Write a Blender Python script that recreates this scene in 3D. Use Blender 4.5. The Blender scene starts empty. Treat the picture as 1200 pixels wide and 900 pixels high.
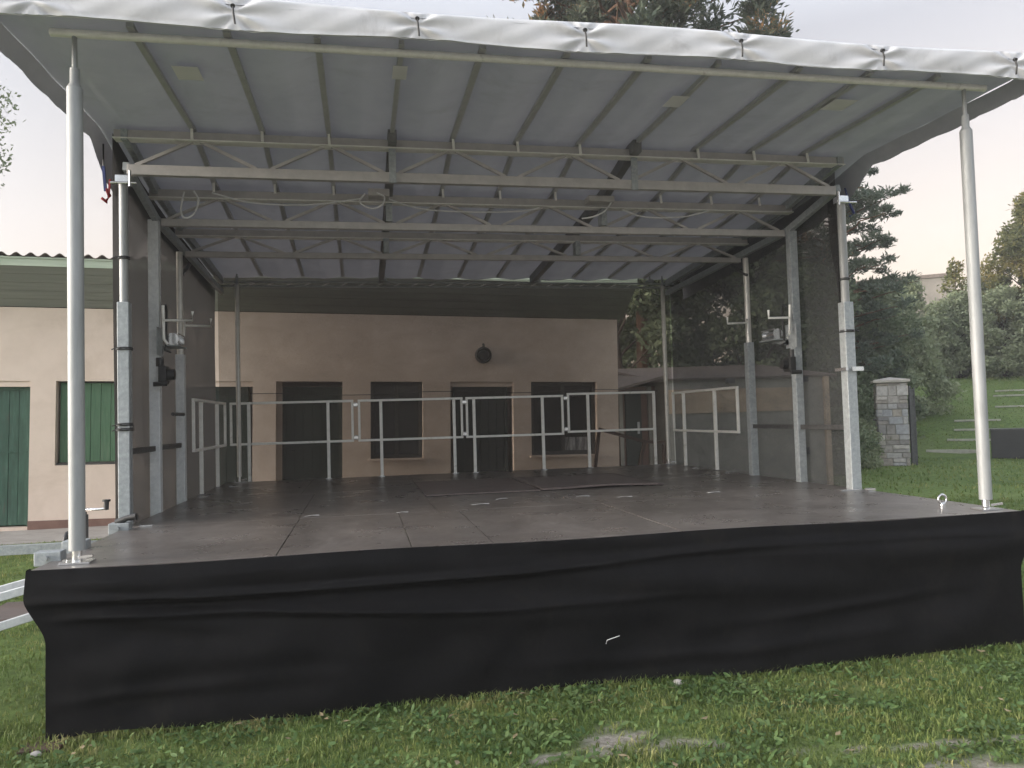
import bpy, math, random
import numpy as np
from mathutils import Vector, Matrix
random.seed(7); RNG = np.random.default_rng(11)
PI = math.pi
sc = bpy.context.scene
C = sc.collection
D = 0.95                                   # deck height above the lawn

# ------------------------------------------------------------------ materials
def new_mat(name):
    m = bpy.data.materials.new(name); m.use_nodes = True
    nt = m.node_tree; nt.nodes.clear()
    return m, nt, nt.nodes.new('ShaderNodeOutputMaterial')
def noise(nt, scale, detail=4, rough=.6, vec=None, dist=0):
    n = nt.nodes.new('ShaderNodeTexNoise'); n.inputs['Scale'].default_value = scale
    n.inputs['Detail'].default_value = detail; n.inputs['Roughness'].default_value = rough
    n.inputs['Distortion'].default_value = dist
    if vec is not None: nt.links.new(vec, n.inputs['Vector'])
    return n
def ramp(nt, fac, stops):
    r = nt.nodes.new('ShaderNodeValToRGB'); nt.links.new(fac, r.inputs['Fac'])
    e = r.color_ramp.elements
    while len(e) < len(stops): e.new(.5)
    for i, (p, c) in enumerate(stops):
        e[i].position = p; e[i].color = (*c, 1) if len(c) == 3 else c
    return r
def coords(nt, kind='Object', scale=(1, 1, 1), rot=(0, 0, 0)):
    t = nt.nodes.new('ShaderNodeTexCoord'); m = nt.nodes.new('ShaderNodeMapping')
    m.inputs['Scale'].default_value = scale; m.inputs['Rotation'].default_value = rot
    nt.links.new(t.outputs[kind], m.inputs['Vector']); return m.outputs['Vector']
def mixc(nt, fac, a, b, mode='MIX'):
    n = nt.nodes.new('ShaderNodeMix'); n.data_type = 'RGBA'; n.blend_type = mode
    for k, v in ((0, fac), (6, a), (7, b)):
        if isinstance(v, (int, float)): n.inputs[k].default_value = v
        elif isinstance(v, tuple): n.inputs[k].default_value = (*v, 1)
        else: nt.links.new(v, n.inputs[k])
    return n.outputs[2]
def pbr(name, stops, scale=6, rough=.6, metal=0, bump=0, bscale=40, stretch=(1, 1, 1), rvar=0, second=None, spec=.5):
    """principled with a noise-driven colour, optional second coarse stain layer"""
    m, nt, out = new_mat(name)
    b = nt.nodes.new('ShaderNodeBsdfPrincipled'); nt.links.new(b.outputs[0], out.inputs[0])
    v = coords(nt, scale=stretch)
    n = noise(nt, scale, 6, .65, v); r = ramp(nt, n.outputs['Fac'], stops)
    col = r.outputs['Color']
    if second:
        s_scale, s_col, lo, hi = second
        n2 = noise(nt, s_scale, 5, .7, v, .6); r2 = ramp(nt, n2.outputs['Fac'], [(lo, (0, 0, 0)), (hi, (1, 1, 1))])
        col = mixc(nt, r2.outputs['Color'], col, s_col)
    nt.links.new(col, b.inputs['Base Color'])
    b.inputs['Roughness'].default_value = rough; b.inputs['Metallic'].default_value = metal
    b.inputs['Specular IOR Level'].default_value = spec
    if rvar:
        n3 = noise(nt, scale * .6, 5, .7, v, .4); mr = nt.nodes.new('ShaderNodeMapRange')
        mr.inputs['From Min'].default_value = .3; mr.inputs['From Max'].default_value = .7
        mr.inputs['To Min'].default_value = rough - rvar; mr.inputs['To Max'].default_value = rough + rvar
        nt.links.new(n3.outputs['Fac'], mr.inputs['Value']); nt.links.new(mr.outputs[0], b.inputs['Roughness'])
    if bump:
        n4 = noise(nt, bscale, 5, .6, v); bp = nt.nodes.new('ShaderNodeBump')
        bp.inputs['Strength'].default_value = bump; bp.inputs['Distance'].default_value = .01
        nt.links.new(n4.outputs['Fac'], bp.inputs['Height']); nt.links.new(bp.outputs[0], b.inputs['Normal'])
    return m
def g(v): return (v, v, v)
M = {}
M['galv'] = pbr('galvanised_steel', [(.3, (.24, .265, .275)), (.5, (.31, .335, .345)), (.7, (.40, .425, .435))], 30, .5, .2, .08, 60, rvar=.1)
M['tube'] = pbr('galvanised_tube', [(.35, (.26, .27, .27)), (.65, (.35, .36, .36))], 12, .55, .2, .05, 50, (1, 1, .15), .08, second=(3, (.20, .205, .20), .55, .8))
M['alu'] = pbr('aluminium', [(.35, (.37, .355, .345)), (.65, (.45, .43, .415))], 9, .5, .25, .04, 50, rvar=.08)
M['rail'] = pbr('rail_paint', [(.35, (.74, .73, .69)), (.65, (.84, .83, .79))], 14, .45, .15, .04, 60, second=(5, (.45, .43, .38), .6, .75))
M['dark'] = pbr('dark_steel', [(.3, g(.05)), (.7, g(.11))], 20, .5, .4, .1, 50)
M['black'] = pbr('black_plastic', [(.3, g(.015)), (.7, g(.03))], 10, .5)
M['chrome'] = pbr('zinc_plate', [(.3, g(.6)), (.7, g(.78))], 20, .25, .9)
M['plaster'] = pbr('cream_plaster', [(.3, (.65, .535, .445)), (.55, (.71, .59, .495)), (.75, (.74, .615, .52))], 2.2, .9, 0, .35, 160, second=(.7, (.55, .44, .35), .5, .78))
M['plinth'] = pbr('brown_plinth', [(.3, (.16, .09, .07)), (.7, (.22, .13, .10))], 5, .85, 0, .2, 80)
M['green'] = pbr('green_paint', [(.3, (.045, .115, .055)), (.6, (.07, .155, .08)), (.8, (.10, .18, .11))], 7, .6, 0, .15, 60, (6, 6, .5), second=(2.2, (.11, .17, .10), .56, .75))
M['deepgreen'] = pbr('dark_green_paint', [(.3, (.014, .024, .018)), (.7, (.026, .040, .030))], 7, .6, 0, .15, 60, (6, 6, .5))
M['teal'] = pbr('weathered_teal_paint', [(.3, (.018, .058, .036)), (.55, (.032, .092, .060)), (.8, (.07, .15, .105))], 6, .6, 0, .2, 60, (5, 5, .6), second=(2.5, (.06, .055, .04), .6, .72))
M['fascia'] = pbr('pale_green_board', [(.3, (.30, .36, .27)), (.7, (.40, .45, .35))], 4, .75, 0, .1, 50, (.4, 4, 4), second=(1.5, (.20, .24, .17), .55, .8))
M['soffit'] = pbr('soffit_board', [(.3, (.20, .215, .19)), (.7, (.27, .28, .25))], 3, .85, 0, .1, 50, (.3, 5, 5))
M['corr'] = pbr('corrugated_sheet', [(.3, (.10, .08, .07)), (.7, (.19, .155, .13))], 6, .9, 0, .2, 50)
M['glass'] = pbr('window_glass', [(.3, (.012, .014, .012)), (.7, (.025, .028, .024))], 2, .12)
M['frame'] = pbr('window_frame', [(.3, (.035, .035, .03)), (.7, (.06, .058, .05))], 12, .6)
M['lace'] = pbr('lace_curtain', [(.4, g(.12)), (.6, g(.5))], 30, .9, stretch=(1, 1, .1))
M['greyrender'] = pbr('grey_render', [(.3, (.30, .285, .25)), (.7, (.40, .38, .34))], 1.6, .9, 0, .3, 100, second=(.8, (.25, .24, .21), .5, .8))
M['band'] = pbr('beige_board', [(.3, (.50, .38, .27)), (.7, (.60, .47, .35))], 3, .8)
M['brownwood'] = pbr('brown_wood', [(.3, (.05, .028, .018)), (.7, (.11, .065, .045))], 8, .7, 0, .2, 60, (8, 8, .6))
M['ply'] = pbr('brown_plywood', [(.3, (.105, .078, .068)), (.6, (.135, .102, .09)), (.8, (.17, .13, .115))], 3, .48, 0, .05, 60, second=(2, (.07, .055, .05), .52, .72))
M['redply'] = pbr('loose_plywood', [(.3, (.10, .078, .073)), (.7, (.14, .112, .105))], 3, .5, 0, .06, 50, second=(2, (.05, .04, .04), .55, .75))
M['concrete'] = pbr('pavement_concrete', [(.3, (.29, .27, .25)), (.7, (.40, .375, .35))], 4, .95, 0, .4, 70, second=(1.2, (.22, .21, .185), .5, .75))
M['paper'] = pbr('white_tape', [(.3, g(.6)), (.7, g(.8))], 10, .8)
M['cable'] = pbr('white_cable', [(.3, g(.55)), (.7, g(.7))], 10, .5)
M['red'] = pbr('red_strap', [(.3, (.25, .015, .02)), (.7, (.4, .03, .03))], 10, .7)
M['blue'] = pbr('blue_strap', [(.3, (.02, .03, .10)), (.7, (.04, .06, .2))], 10, .7)
M['rubber'] = pbr('tyre_rubber', [(.3, g(.015)), (.7, g(.03))], 8, .85)
M['bark'] = pbr('bark', [(.3, (.045, .033, .025)), (.7, (.13, .09, .065))], 5, .95, 0, .8, 14, (1, 1, .25))
M['pinebark'] = pbr('pine_bark', [(.3, (.07, .04, .025)), (.7, (.20, .11, .065))], 5, .95, 0, .8, 14, (1, 1, .3))
M['stone_cap'] = pbr('cap_stone', [(.3, (.34, .31, .28)), (.7, (.48, .45, .41))], 6, .9, 0, .4, 40)
M['plank'] = pbr('weathered_plank', [(.3, (.34, .33, .27)), (.7, (.5, .48, .42))], 6, .85, 0, .2, 40)
M['blackpanel'] = pbr('black_sheet', [(.3, g(.018)), (.7, g(.028))], 3, .6)
M['leaflitter'] = pbr('dry_leaf', [(.3, (.17, .13, .07)), (.7, (.33, .27, .16))], 20, .8)

# deck plywood: anti-slip brown film face, scuffed, dusty
def deck_mat():
    m, nt, out = new_mat('deck_plywood')
    b = nt.nodes.new('ShaderNodeBsdfPrincipled'); nt.links.new(b.outputs[0], out.inputs[0])
    v = coords(nt)
    n1 = noise(nt, 1.1, 6, .7, v, .8); r1 = ramp(nt, n1.outputs['Fac'], [(.3, (.088, .077, .070)), (.52, (.134, .118, .108)), (.72, (.19, .168, .154))])
    n2 = noise(nt, 7, 6, .8, coords(nt, scale=(1, .35, 1)), 1.2); r2 = ramp(nt, n2.outputs['Fac'], [(.60, g(0)), (.74, g(.3))])
    n5 = noise(nt, 26, 3, .6, v); r5 = ramp(nt, n5.outputs['Fac'], [(.70, g(0)), (.74, g(.7))])
    col = mixc(nt, r2.outputs['Color'], r1.outputs['Color'], (.21, .18, .16)); col = mixc(nt, r5.outputs['Color'], col, (.30, .27, .24))
    nt.links.new(col, b.inputs['Base Color'])
    n3 = noise(nt, 2.3, 6, .75, v, .5); mr = nt.nodes.new('ShaderNodeMapRange')
    mr.inputs['From Min'].default_value = .3; mr.inputs['From Max'].default_value = .7
    mr.inputs['To Min'].default_value = .22; mr.inputs['To Max'].default_value = .42
    nt.links.new(n3.outputs['Fac'], mr.inputs['Value']); nt.links.new(mr.outputs[0], b.inputs['Roughness'])
    n4 = noise(nt, 3, 3, .5, v); bp = nt.nodes.new('ShaderNodeBump'); bp.inputs['Strength'].default_value = .035; bp.inputs['Distance'].default_value = .02
    nt.links.new(n4.outputs['Fac'], bp.inputs['Height']); nt.links.new(bp.outputs[0], b.inputs['Normal'])
    return m
M['deck'] = deck_mat()

def cloth_mat(name, c0, c1, trans, tcol, rough=.7, bump=.15, stretch=(1, 1, 1), scale=3, stain=None, spec=.4):
    m, nt, out = new_mat(name)
    d = nt.nodes.new('ShaderNodeBsdfPrincipled'); d.inputs['Roughness'].default_value = rough; d.inputs['Specular IOR Level'].default_value = spec
    n = noise(nt, scale, 6, .65, coords(nt, scale=stretch), .4); r = ramp(nt, n.outputs['Fac'], [(.35, c0), (.65, c1)])
    col = r.outputs['Color']
    if stain:
        ns = noise(nt, stain[0], 6, .7, coords(nt), .7); rs = ramp(nt, ns.outputs['Fac'], [(.55, g(0)), (.75, g(.6))])
        col = mixc(nt, rs.outputs['Color'], col, stain[1])
    nt.links.new(col, d.inputs['Base Color'])
    if bump:
        n4 = noise(nt, 4, 4, .55, coords(nt)); bp = nt.nodes.new('ShaderNodeBump'); bp.inputs['Strength'].default_value = bump; bp.inputs['Distance'].default_value = .05
        nt.links.new(n4.outputs['Fac'], bp.inputs['Height']); nt.links.new(bp.outputs[0], d.inputs['Normal'])
    if trans:
        t = nt.nodes.new('ShaderNodeBsdfTranslucent'); t.inputs['Color'].default_value = (*tcol, 1)
        mx = nt.nodes.new('ShaderNodeMixShader'); mx.inputs[0].default_value = trans
        nt.links.new(d.outputs[0], mx.inputs[1]); nt.links.new(t.outputs[0], mx.inputs[2]); nt.links.new(mx.outputs[0], out.inputs[0])
    else: nt.links.new(d.outputs[0], out.inputs[0])
    return m
M['tarp'] = cloth_mat('grey_tarpaulin', (.39, .405, .45), (.46, .475, .52), .08, (.35, .35, .38), .5, .12, scale=2, stain=(1.2, (.27, .26, .26)))
M['flap'] = cloth_mat('front_tarpaulin', (.60, .605, .62), (.68, .685, .70), .10, (.4, .4, .42), .5, .10, scale=3, stain=(4, (.38, .37, .37)))
M['patch'] = cloth_mat('tarp_patch', (.76, .75, .76), (.82, .81, .82), .12, (.5, .5, .5), .5, .05)
M['valance'] = cloth_mat('dark_tarpaulin', (.40, .41, .44), (.47, .48, .51), .05, (.2, .2, .22), .55, .15)
M['skirt'] = cloth_mat('black_molton', (.0042, .0043, .0047), (.0068, .0069, .0075), 0, (0, 0, 0), .68, .12, scale=6, spec=.07, stain=(3, (.016, .0145, .012)))

def net_mat(name, alpha, col=(.035, .032, .03)):
    m, nt, out = new_mat(name)
    tr = nt.nodes.new('ShaderNodeBsdfTransparent'); tr.inputs['Color'].default_value = (1, .97, .94, 1)
    d = nt.nodes.new('ShaderNodeBsdfDiffuse'); d.inputs['Color'].default_value = (*col, 1)
    tl = nt.nodes.new('ShaderNodeBsdfTranslucent'); tl.inputs['Color'].default_value = (.035, .034, .034, 1)
    m2 = nt.nodes.new('ShaderNodeMixShader'); m2.inputs[0].default_value = .4
    nt.links.new(d.outputs[0], m2.inputs[1]); nt.links.new(tl.outputs[0], m2.inputs[2])
    n = noise(nt, 1.4, 5, .6, coords(nt, scale=(1, 1, 2.2)), .5)
    w = noise(nt, 170, 1, .5, coords(nt, scale=(1, 1, 1)))
    a = nt.nodes.new('ShaderNodeMapRange'); a.inputs['From Min'].default_value = .3; a.inputs['From Max'].default_value = .7
    a.inputs['To Min'].default_value = alpha - .05; a.inputs['To Max'].default_value = alpha + .05
    nt.links.new(n.outputs['Fac'], a.inputs['Value'])
    b = nt.nodes.new('ShaderNodeMapRange'); b.inputs['From Min'].default_value = .35; b.inputs['From Max'].default_value = .65
    b.inputs['To Min'].default_value = -.06; b.inputs['To Max'].default_value = .06
    nt.links.new(w.outputs['Fac'], b.inputs['Value'])
    s = nt.nodes.new('ShaderNodeMath'); s.operation = 'ADD'; s.use_clamp = True
    nt.links.new(a.outputs[0], s.inputs[0]); nt.links.new(b.outputs[0], s.inputs[1])
    mx = nt.nodes.new('ShaderNodeMixShader'); nt.links.new(s.outputs[0], mx.inputs[0])
    nt.links.new(tr.outputs[0], mx.inputs[1]); nt.links.new(m2.outputs[0], mx.inputs[2]); nt.links.new(mx.outputs[0], out.inputs[0])
    return m
M['net'] = net_mat('black_mesh_net', .52, (.125, .108, .099))
M['net_right'] = net_mat('black_mesh_net_right', .78, (.075, .077, .079))
M['net_dense'] = net_mat('black_mesh_net_double', .965, (.105, .101, .099))
M['net_hem'] = net_mat('net_hem', .95)

def leaf_mat(name, cols, trans=.35, scale=.9):
    m, nt, out = new_mat(name)
    n = noise(nt, scale, 5, .7, coords(nt)); n2 = noise(nt, 14, 2, .5, coords(nt))
    ad = nt.nodes.new('ShaderNodeMath'); ad.operation = 'MULTIPLY_ADD'; ad.inputs[1].default_value = .45
    nt.links.new(n2.outputs['Fac'], ad.inputs[0])
    sb = nt.nodes.new('ShaderNodeMath'); sb.operation = 'MULTIPLY_ADD'; sb.inputs[1].default_value = .9; sb.inputs[2].default_value = -.17
    nt.links.new(n.outputs['Fac'], sb.inputs[0]); nt.links.new(sb.outputs[0], ad.inputs[2])
    k = len(cols); r = ramp(nt, ad.outputs[0], [(.3 + .4 * i / (k - 1), c) for i, c in enumerate(cols)])
    d = nt.nodes.new('ShaderNodeBsdfPrincipled'); d.inputs['Roughness'].default_value = .6; d.inputs['Specular IOR Level'].default_value = .25
    t = nt.nodes.new('ShaderNodeBsdfTranslucent'); mx = nt.nodes.new('ShaderNodeMixShader'); mx.inputs[0].default_value = trans
    nt.links.new(r.outputs['Color'], d.inputs['Base Color']); nt.links.new(r.outputs['Color'], t.inputs['Color'])
    nt.links.new(d.outputs[0], mx.inputs[1]); nt.links.new(t.outputs[0], mx.inputs[2]); nt.links.new(mx.outputs[0], out.inputs[0])
    return m
M['pine'] = leaf_mat('pine_needles', [(.085, .115, .085), (.125, .16, .115), (.18, .21, .15)], .25)
M['pinegold'] = leaf_mat('pine_needles_sunlit', [(.06, .08, .06), (.085, .11, .08), (.10, .12, .08), (.40, .20, .08)], .3, .35)  # orange ramp end paints patches of low sun into the needles
M['leafdark'] = leaf_mat('dark_leaves', [(.11, .145, .08), (.17, .21, .125), (.24, .28, .17)])
M['leafmid'] = leaf_mat('olive_leaves', [(.20, .23, .14), (.29, .33, .20), (.38, .41, .26)])
M['leafgold'] = leaf_mat('yellowing_leaves', [(.08, .11, .06), (.15, .16, .065), (.34, .26, .08)], .4, .4)
M['grassblade'] = leaf_mat('grass_blades', [(.07, .115, .033), (.125, .18, .05), (.19, .23, .07), (.36, .34, .15)], .3, 1.3)
M['clover'] = leaf_mat('clover', [(.06, .11, .04), (.10, .165, .055), (.16, .22, .085)], .3, 3)

# ------------------------------------------------------------------ mesh building
class MB:
    def __init__(s): s.v = []; s.f = []; s.sm = []
    def add(s, vs, fs, smooth=False):
        o = len(s.v); s.v += [tuple(p) for p in vs]
        for f in fs: s.f.append(tuple(i + o for i in f)); s.sm.append(smooth)
        return s
    def box(s, x0, x1, y0, y1, z0, z1):
        v = [(x, y, z) for z in (z0, z1) for y in (y0, y1) for x in (x0, x1)]
        return s.add(v, [(0, 2, 3, 1), (4, 5, 7, 6), (0, 1, 5, 4), (2, 6, 7, 3), (0, 4, 6, 2), (1, 3, 7, 5)])
    def bar(s, p, q, w, h=None, up=(0, 0, 1)):
        p, q = Vector(p), Vector(q); h = h or w; d = (q - p).normalized(); up = Vector(up)
        if abs(d.dot(up)) > .98: up = Vector((0, 1, 0))
        a = d.cross(up).normalized() * w / 2; b = a.cross(d).normalized() * h / 2
        v = [e + i * a + j * b for e in (p, q) for i, j in ((-1, -1), (1, -1), (1, 1), (-1, 1))]
        return s.add(v, [(3, 2, 1, 0), (4, 5, 6, 7), (0, 1, 5, 4), (1, 2, 6, 5), (2, 3, 7, 6), (3, 0, 4, 7)])
    def tube(s, pts, r, n=14, cap=True):
        pts = [Vector(p) for p in pts]; rs = r if isinstance(r, (list, tuple)) else [r] * len(pts)
        rings = []; prev = None
        for i, p in enumerate(pts):
            d = (pts[min(i + 1, len(pts) - 1)] - pts[max(i - 1, 0)])
            d = d.normalized() if d.length > 1e-9 else (prev or Vector((0, 0, 1)))
            u = Vector((0, 0, 1)) if abs(d.z) < .9 else Vector((1, 0, 0))
            a = d.cross(u).normalized(); b = d.cross(a).normalized(); prev = d
            rings.append([p + (a * math.cos(2 * PI * k / n) + b * math.sin(2 * PI * k / n)) * rs[i] for k in range(n)])
        v = [q for rg in rings for q in rg]; f = []
        for i in range(len(pts) - 1):
            for k in range(n):
                f.append((i * n + k, i * n + (k + 1) % n, (i + 1) * n + (k + 1) % n, (i + 1) * n + k))
        s.add(v, f, True)
        if cap:
            for rg, rev in ((rings[0], 0), (rings[-1], 1)): s.add(rg, [tuple(range(n))[::-1] if rev else tuple(range(n))])
        return s
    def cyl(s, p, q, r, n=16): return s.tube([p, q], r, n)
    def torus(s, c, R, r, axis='y', n=20, m=8):
        v = []; f = []
        for i in range(n):
            a = 2 * PI * i / n
            for j in range(m):
                b = 2 * PI * j / m; rr = R + r * math.cos(b); h = r * math.sin(b)
                x, y = rr * math.cos(a), rr * math.sin(a)
                p = {'y': (x, h, y), 'x': (h, x, y), 'z': (x, y, h)}[axis]; v.append((c[0] + p[0], c[1] + p[1], c[2] + p[2]))
        for i in range(n):
            for j in range(m): f.append((i * m + j, ((i + 1) % n) * m + j, ((i + 1) % n) * m + (j + 1) % m, i * m + (j + 1) % m))
        return s.add(v, f, True)
    def grid(s, fn, nu, nv, smooth=True):
        v = [fn(i / nu, j / nv) for j in range(nv + 1) for i in range(nu + 1)]
        f = [(j * (nu + 1) + i, j * (nu + 1) + i + 1, (j + 1) * (nu + 1) + i + 1, (j + 1) * (nu + 1) + i) for j in range(nv) for i in range(nu)]
        return s.add(v, f, smooth)
    def build(s, name, mat, parent=None, bevel=0, thick=0, label=None):
        me = bpy.data.meshes.new(name); me.from_pydata(s.v, [], s.f); me.materials.append(mat)
        me.polygons.foreach_set('use_smooth', s.sm); me.update()
        o = bpy.data.objects.new(name, me); C.objects.link(o)
        if parent is not None: o.parent = parent
        if thick:
            m = o.modifiers.new('solid', 'SOLIDIFY'); m.thickness = thick
        if bevel:
            m = o.modifiers.new('bevel', 'BEVEL'); m.width = bevel; m.segments = 2; m.limit_method = 'ANGLE'
        if label: o['label'] = label
        return o
def tag(o, label=None, cat=None, group=None, kind=None):
    for k, v in (('label', label), ('category', cat), ('group', group), ('kind', kind)):
        if v: o[k] = v
    return o
def empty(name, loc, label=None, cat=None, group=None, rot=(0, 0, 0)):
    o = bpy.data.objects.new(name, None); C.objects.link(o); o.location = loc; o.rotation_euler = rot
    o.empty_display_size = .2
    return tag(o, label, cat, group)
def ch(o): return [c for c in C.objects if c.parent == o]
def copy_tree(o, parent=None):
    c = o.copy(); C.objects.link(c)
    if parent is not None: c.parent = parent
    for k in ch(o): copy_tree(k, c)
    return c
def raw_mesh(name, V, F, mat, parent=None, smooth=False):
    """V (n,3) float, F (m,k) int, all faces with k corners"""
    me = bpy.data.meshes.new(name); n, (m, k) = len(V), F.shape
    me.vertices.add(n); me.vertices.foreach_set('co', V.astype(np.float32).ravel())
    me.loops.add(m * k); me.loops.foreach_set('vertex_index', F.astype(np.int32).ravel())
    me.polygons.add(m); me.polygons.foreach_set('loop_start', np.arange(0, m * k, k, dtype=np.int32))
    me.update(calc_edges=True); me.materials.append(mat)
    if smooth: me.polygons.foreach_set('use_smooth', [True] * m)
    o = bpy.data.objects.new(name, me); C.objects.link(o)
    if parent is not None: o.parent = parent
    return o

# ------------------------------------------------------------------ ground
def hgt(x, y):
    s = .66 * (x - 1.69) + .75 * (y + 5.03)
    h = np.where(s < 29, 0, np.where(s < 42, .22 * (s - 29), 2.86 + .07 * (s - 42)))
    k = np.clip((x - 12) / 6, 0, 1)
    q = np.clip((y - .6) / 5.0, 0, 1); q = q * q * (3 - 2 * q) * np.clip((-.25 - x) / .9, 0, 1)
    b = .012 * np.sin(x * 1.7 + y * .6) * np.sin(y * 1.3 - x * .4)
    return h * k + .325 * q + b * (1 - np.clip((np.hypot(x - 2, y) - 20) / 20, 0, 1))
def axis(lo, hi, c0, c1, fine):
    a = list(np.arange(c0, c1 + 1e-6, fine)); st = fine; p = c0
    while p > lo: st *= 1.25; p -= st; a.insert(0, max(p, lo))
    st = fine; p = c1
    while p < hi: st *= 1.12; p += st; a.append(min(p, hi))
    return np.array(a)
def dirt(x, y):
    wob = .5 * np.sin(x * 9 + y * 14 + 1.5 * np.sin(x * 5)) * np.sin(y * 19 - x * 6) + .35 * np.sin(x * 27 + y * 11) * np.sin(y * 41 + x * 8) + .2 * np.sin(x * 61) * np.sin(y * 77 + x * 20)
    yc = np.interp(x, [2.3, 2.6, 2.95, 3.3, 3.8, 4.6, 5.6], [-1.17, -1.12, -1.00, -1.10, -1.34, -1.48, -1.60])
    hw = np.interp(x, [2.35, 2.5, 2.7, 2.95, 3.2, 3.5, 3.9, 4.3], [0, .04, .05, .17, .15, .02, .0, .03])
    m = 1 - np.abs(y - yc) / (hw + .012) - np.where((x < 2.35) | (x > 6), 9, 0)
    path = np.clip((-1.60 - (x - 4) * .04 - y) * 6, -2, 1) * 1.3 - np.clip(3.6 - x, 0, 3) * 2.5
    m = np.maximum(np.clip(m, -3, 1), path)
    m = np.maximum(m, np.clip((-2.6 - y) * 5, -3, 1))
    return np.clip((m + wob * 1.15) * 1.0, 0, 1)
gx = axis(-130, 190, -1.2, 6.6, .06); gy = axis(-60, 220, -3.2, .2, .05)
GX, GY = np.meshgrid(gx, gy); V = np.stack([GX, GY, hgt(GX, GY)], -1).reshape(-1, 3)
nx, ny = len(gx), len(gy)
I = np.arange(nx * ny).reshape(ny, nx)
F = np.stack([I[:-1, :-1], I[:-1, 1:], I[1:, 1:], I[1:, :-1]], -1).reshape(-1, 4)
def ground_mat():
    m, nt, out = new_mat('lawn_soil')
    b = nt.nodes.new('ShaderNodeBsdfPrincipled'); b.inputs['Roughness'].default_value = .95; b.inputs['Specular IOR Level'].default_value = .15
    nt.links.new(b.outputs[0], out.inputs[0]); v = coords(nt)
    n1 = noise(nt, .35, 6, .7, v); r1 = ramp(nt, n1.outputs['Fac'], [(.3, (.085, .13, .04)), (.5, (.12, .175, .05)), (.7, (.16, .205, .07))])
    n2 = noise(nt, 9, 5, .8, v); r2 = ramp(nt, n2.outputs['Fac'], [(.3, g(.45)), (.7, g(1.35))])
    grass = mixc(nt, 1.0, r1.outputs['Color'], r2.outputs['Color'], 'MULTIPLY')
    n3 = noise(nt, 30, 5, .75, v); r3 = ramp(nt, n3.outputs['Fac'], [(.3, (.13, .11, .085)), (.5, (.26, .235, .20)), (.72, (.42, .39, .345))])
    at = nt.nodes.new('ShaderNodeAttribute'); at.attribute_name = 'dirt'
    nt.links.new(mixc(nt, at.outputs['Fac'], grass, r3.outputs['Color']), b.inputs['Base Color'])
    bp = nt.nodes.new('ShaderNodeBump'); bp.inputs['Strength'].default_value = .6; bp.inputs['Distance'].default_value = .02
    nb = noise(nt, 45, 5, .7, v); nt.links.new(nb.outputs['Fac'], bp.inputs['Height']); nt.links.new(bp.outputs[0], b.inputs['Normal'])
    return m
gr = raw_mesh('ground', V, F, ground_mat(), smooth=True); tag(gr, kind='structure')
at = gr.data.attributes.new('dirt', 'FLOAT', 'POINT'); at.data.foreach_set('value', dirt(V[:, 0], V[:, 1]).astype(np.float32))

# grass blades, thinning with distance
def blades(x, y, h, w, name, mat, lean=.5, label=None):
    n = len(x); a = RNG.uniform(0, 2 * PI, n); b = RNG.uniform(0, 2 * PI, n)
    L = h * RNG.uniform(.1, 1, n) * lean * 1.6
    px, py = np.cos(a) * w / 2, np.sin(a) * w / 2; lx, ly = np.cos(b) * L, np.sin(b) * L
    z = hgt(x, y) - .004
    P = np.stack([np.stack([x - px, y - py, z], 1), np.stack([x + px, y + py, z], 1),
                  np.stack([x + px * .7 + lx * .35, y + py * .7 + ly * .35, z + h * .6], 1),
                  np.stack([x - px * .7 + lx * .35, y - py * .7 + ly * .35, z + h * .6], 1),
                  np.stack([x + lx, y + ly, z + h * (1 - .25 * RNG.random(n))], 1)], 1).reshape(-1, 3)
    k = np.arange(n)[:, None] * 5
    T = np.concatenate([k + [0, 1, 2], k + [0, 2, 3], k + [3, 2, 4]])
    o = raw_mesh(name, P, T, mat); tag(o, label, name.replace('_', ' '), kind='stuff'); return o
def scatter(n, x0, x1, y0, y1, keep):
    x = RNG.uniform(x0, x1, n); y = RNG.uniform(y0, y1, n); k = keep(x, y); return x[k], y[k]
xs, ys, hs, ws = [], [], [], []
def under(x, y): return (x > -.1) & (x < 6.3) & (y > -.13) & (y < 6.2)
clump = lambda x, y: .55 + .45 * np.sin(x * 5.1 + 1.3 * np.sin(y * 4.3)) * np.sin(y * 5.7 + 1.1 * np.sin(x * 3.9))
for n, box, h, w in ((105000, (-1.6, 7.6, -2.4, .1), (.016, .055), .0078), (60000, (-6, -.1, -.6, 5.75), (.022, .045), .008),
                     (50000, (6.3, 13, -2, 8), (.022, .05), .010), (60000, (9, 40, 4, 40), (.04, .09), .03)):
    x, y = scatter(n, *box, lambda x, y: ~under(x, y) & (RNG.random(len(x)) > dirt(x, y) * 1.02) & (RNG.random(len(x)) < .45 + .55 * clump(x, y)))
    xs.append(x); ys.append(y); hs.append(RNG.uniform(h[0], h[1], len(x)) * (.7 + .6 * clump(x, y))); ws.append(np.full(len(x), w) * RNG.uniform(.6, 1.4, len(x)))
# ragged longer fringe against the foot of the skirt
x = RNG.uniform(-.3, 6.6, 5200); y = -.19 - np.abs(RNG.normal(0, .05, 5200)); xs.append(x); ys.append(y); hs.append(RNG.uniform(.03, .085, 5200)); ws.append(np.full(5200, .0055))
blades(np.concatenate(xs), np.concatenate(ys), np.concatenate(hs), np.concatenate(ws), 'grass', M['grassblade'])
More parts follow.
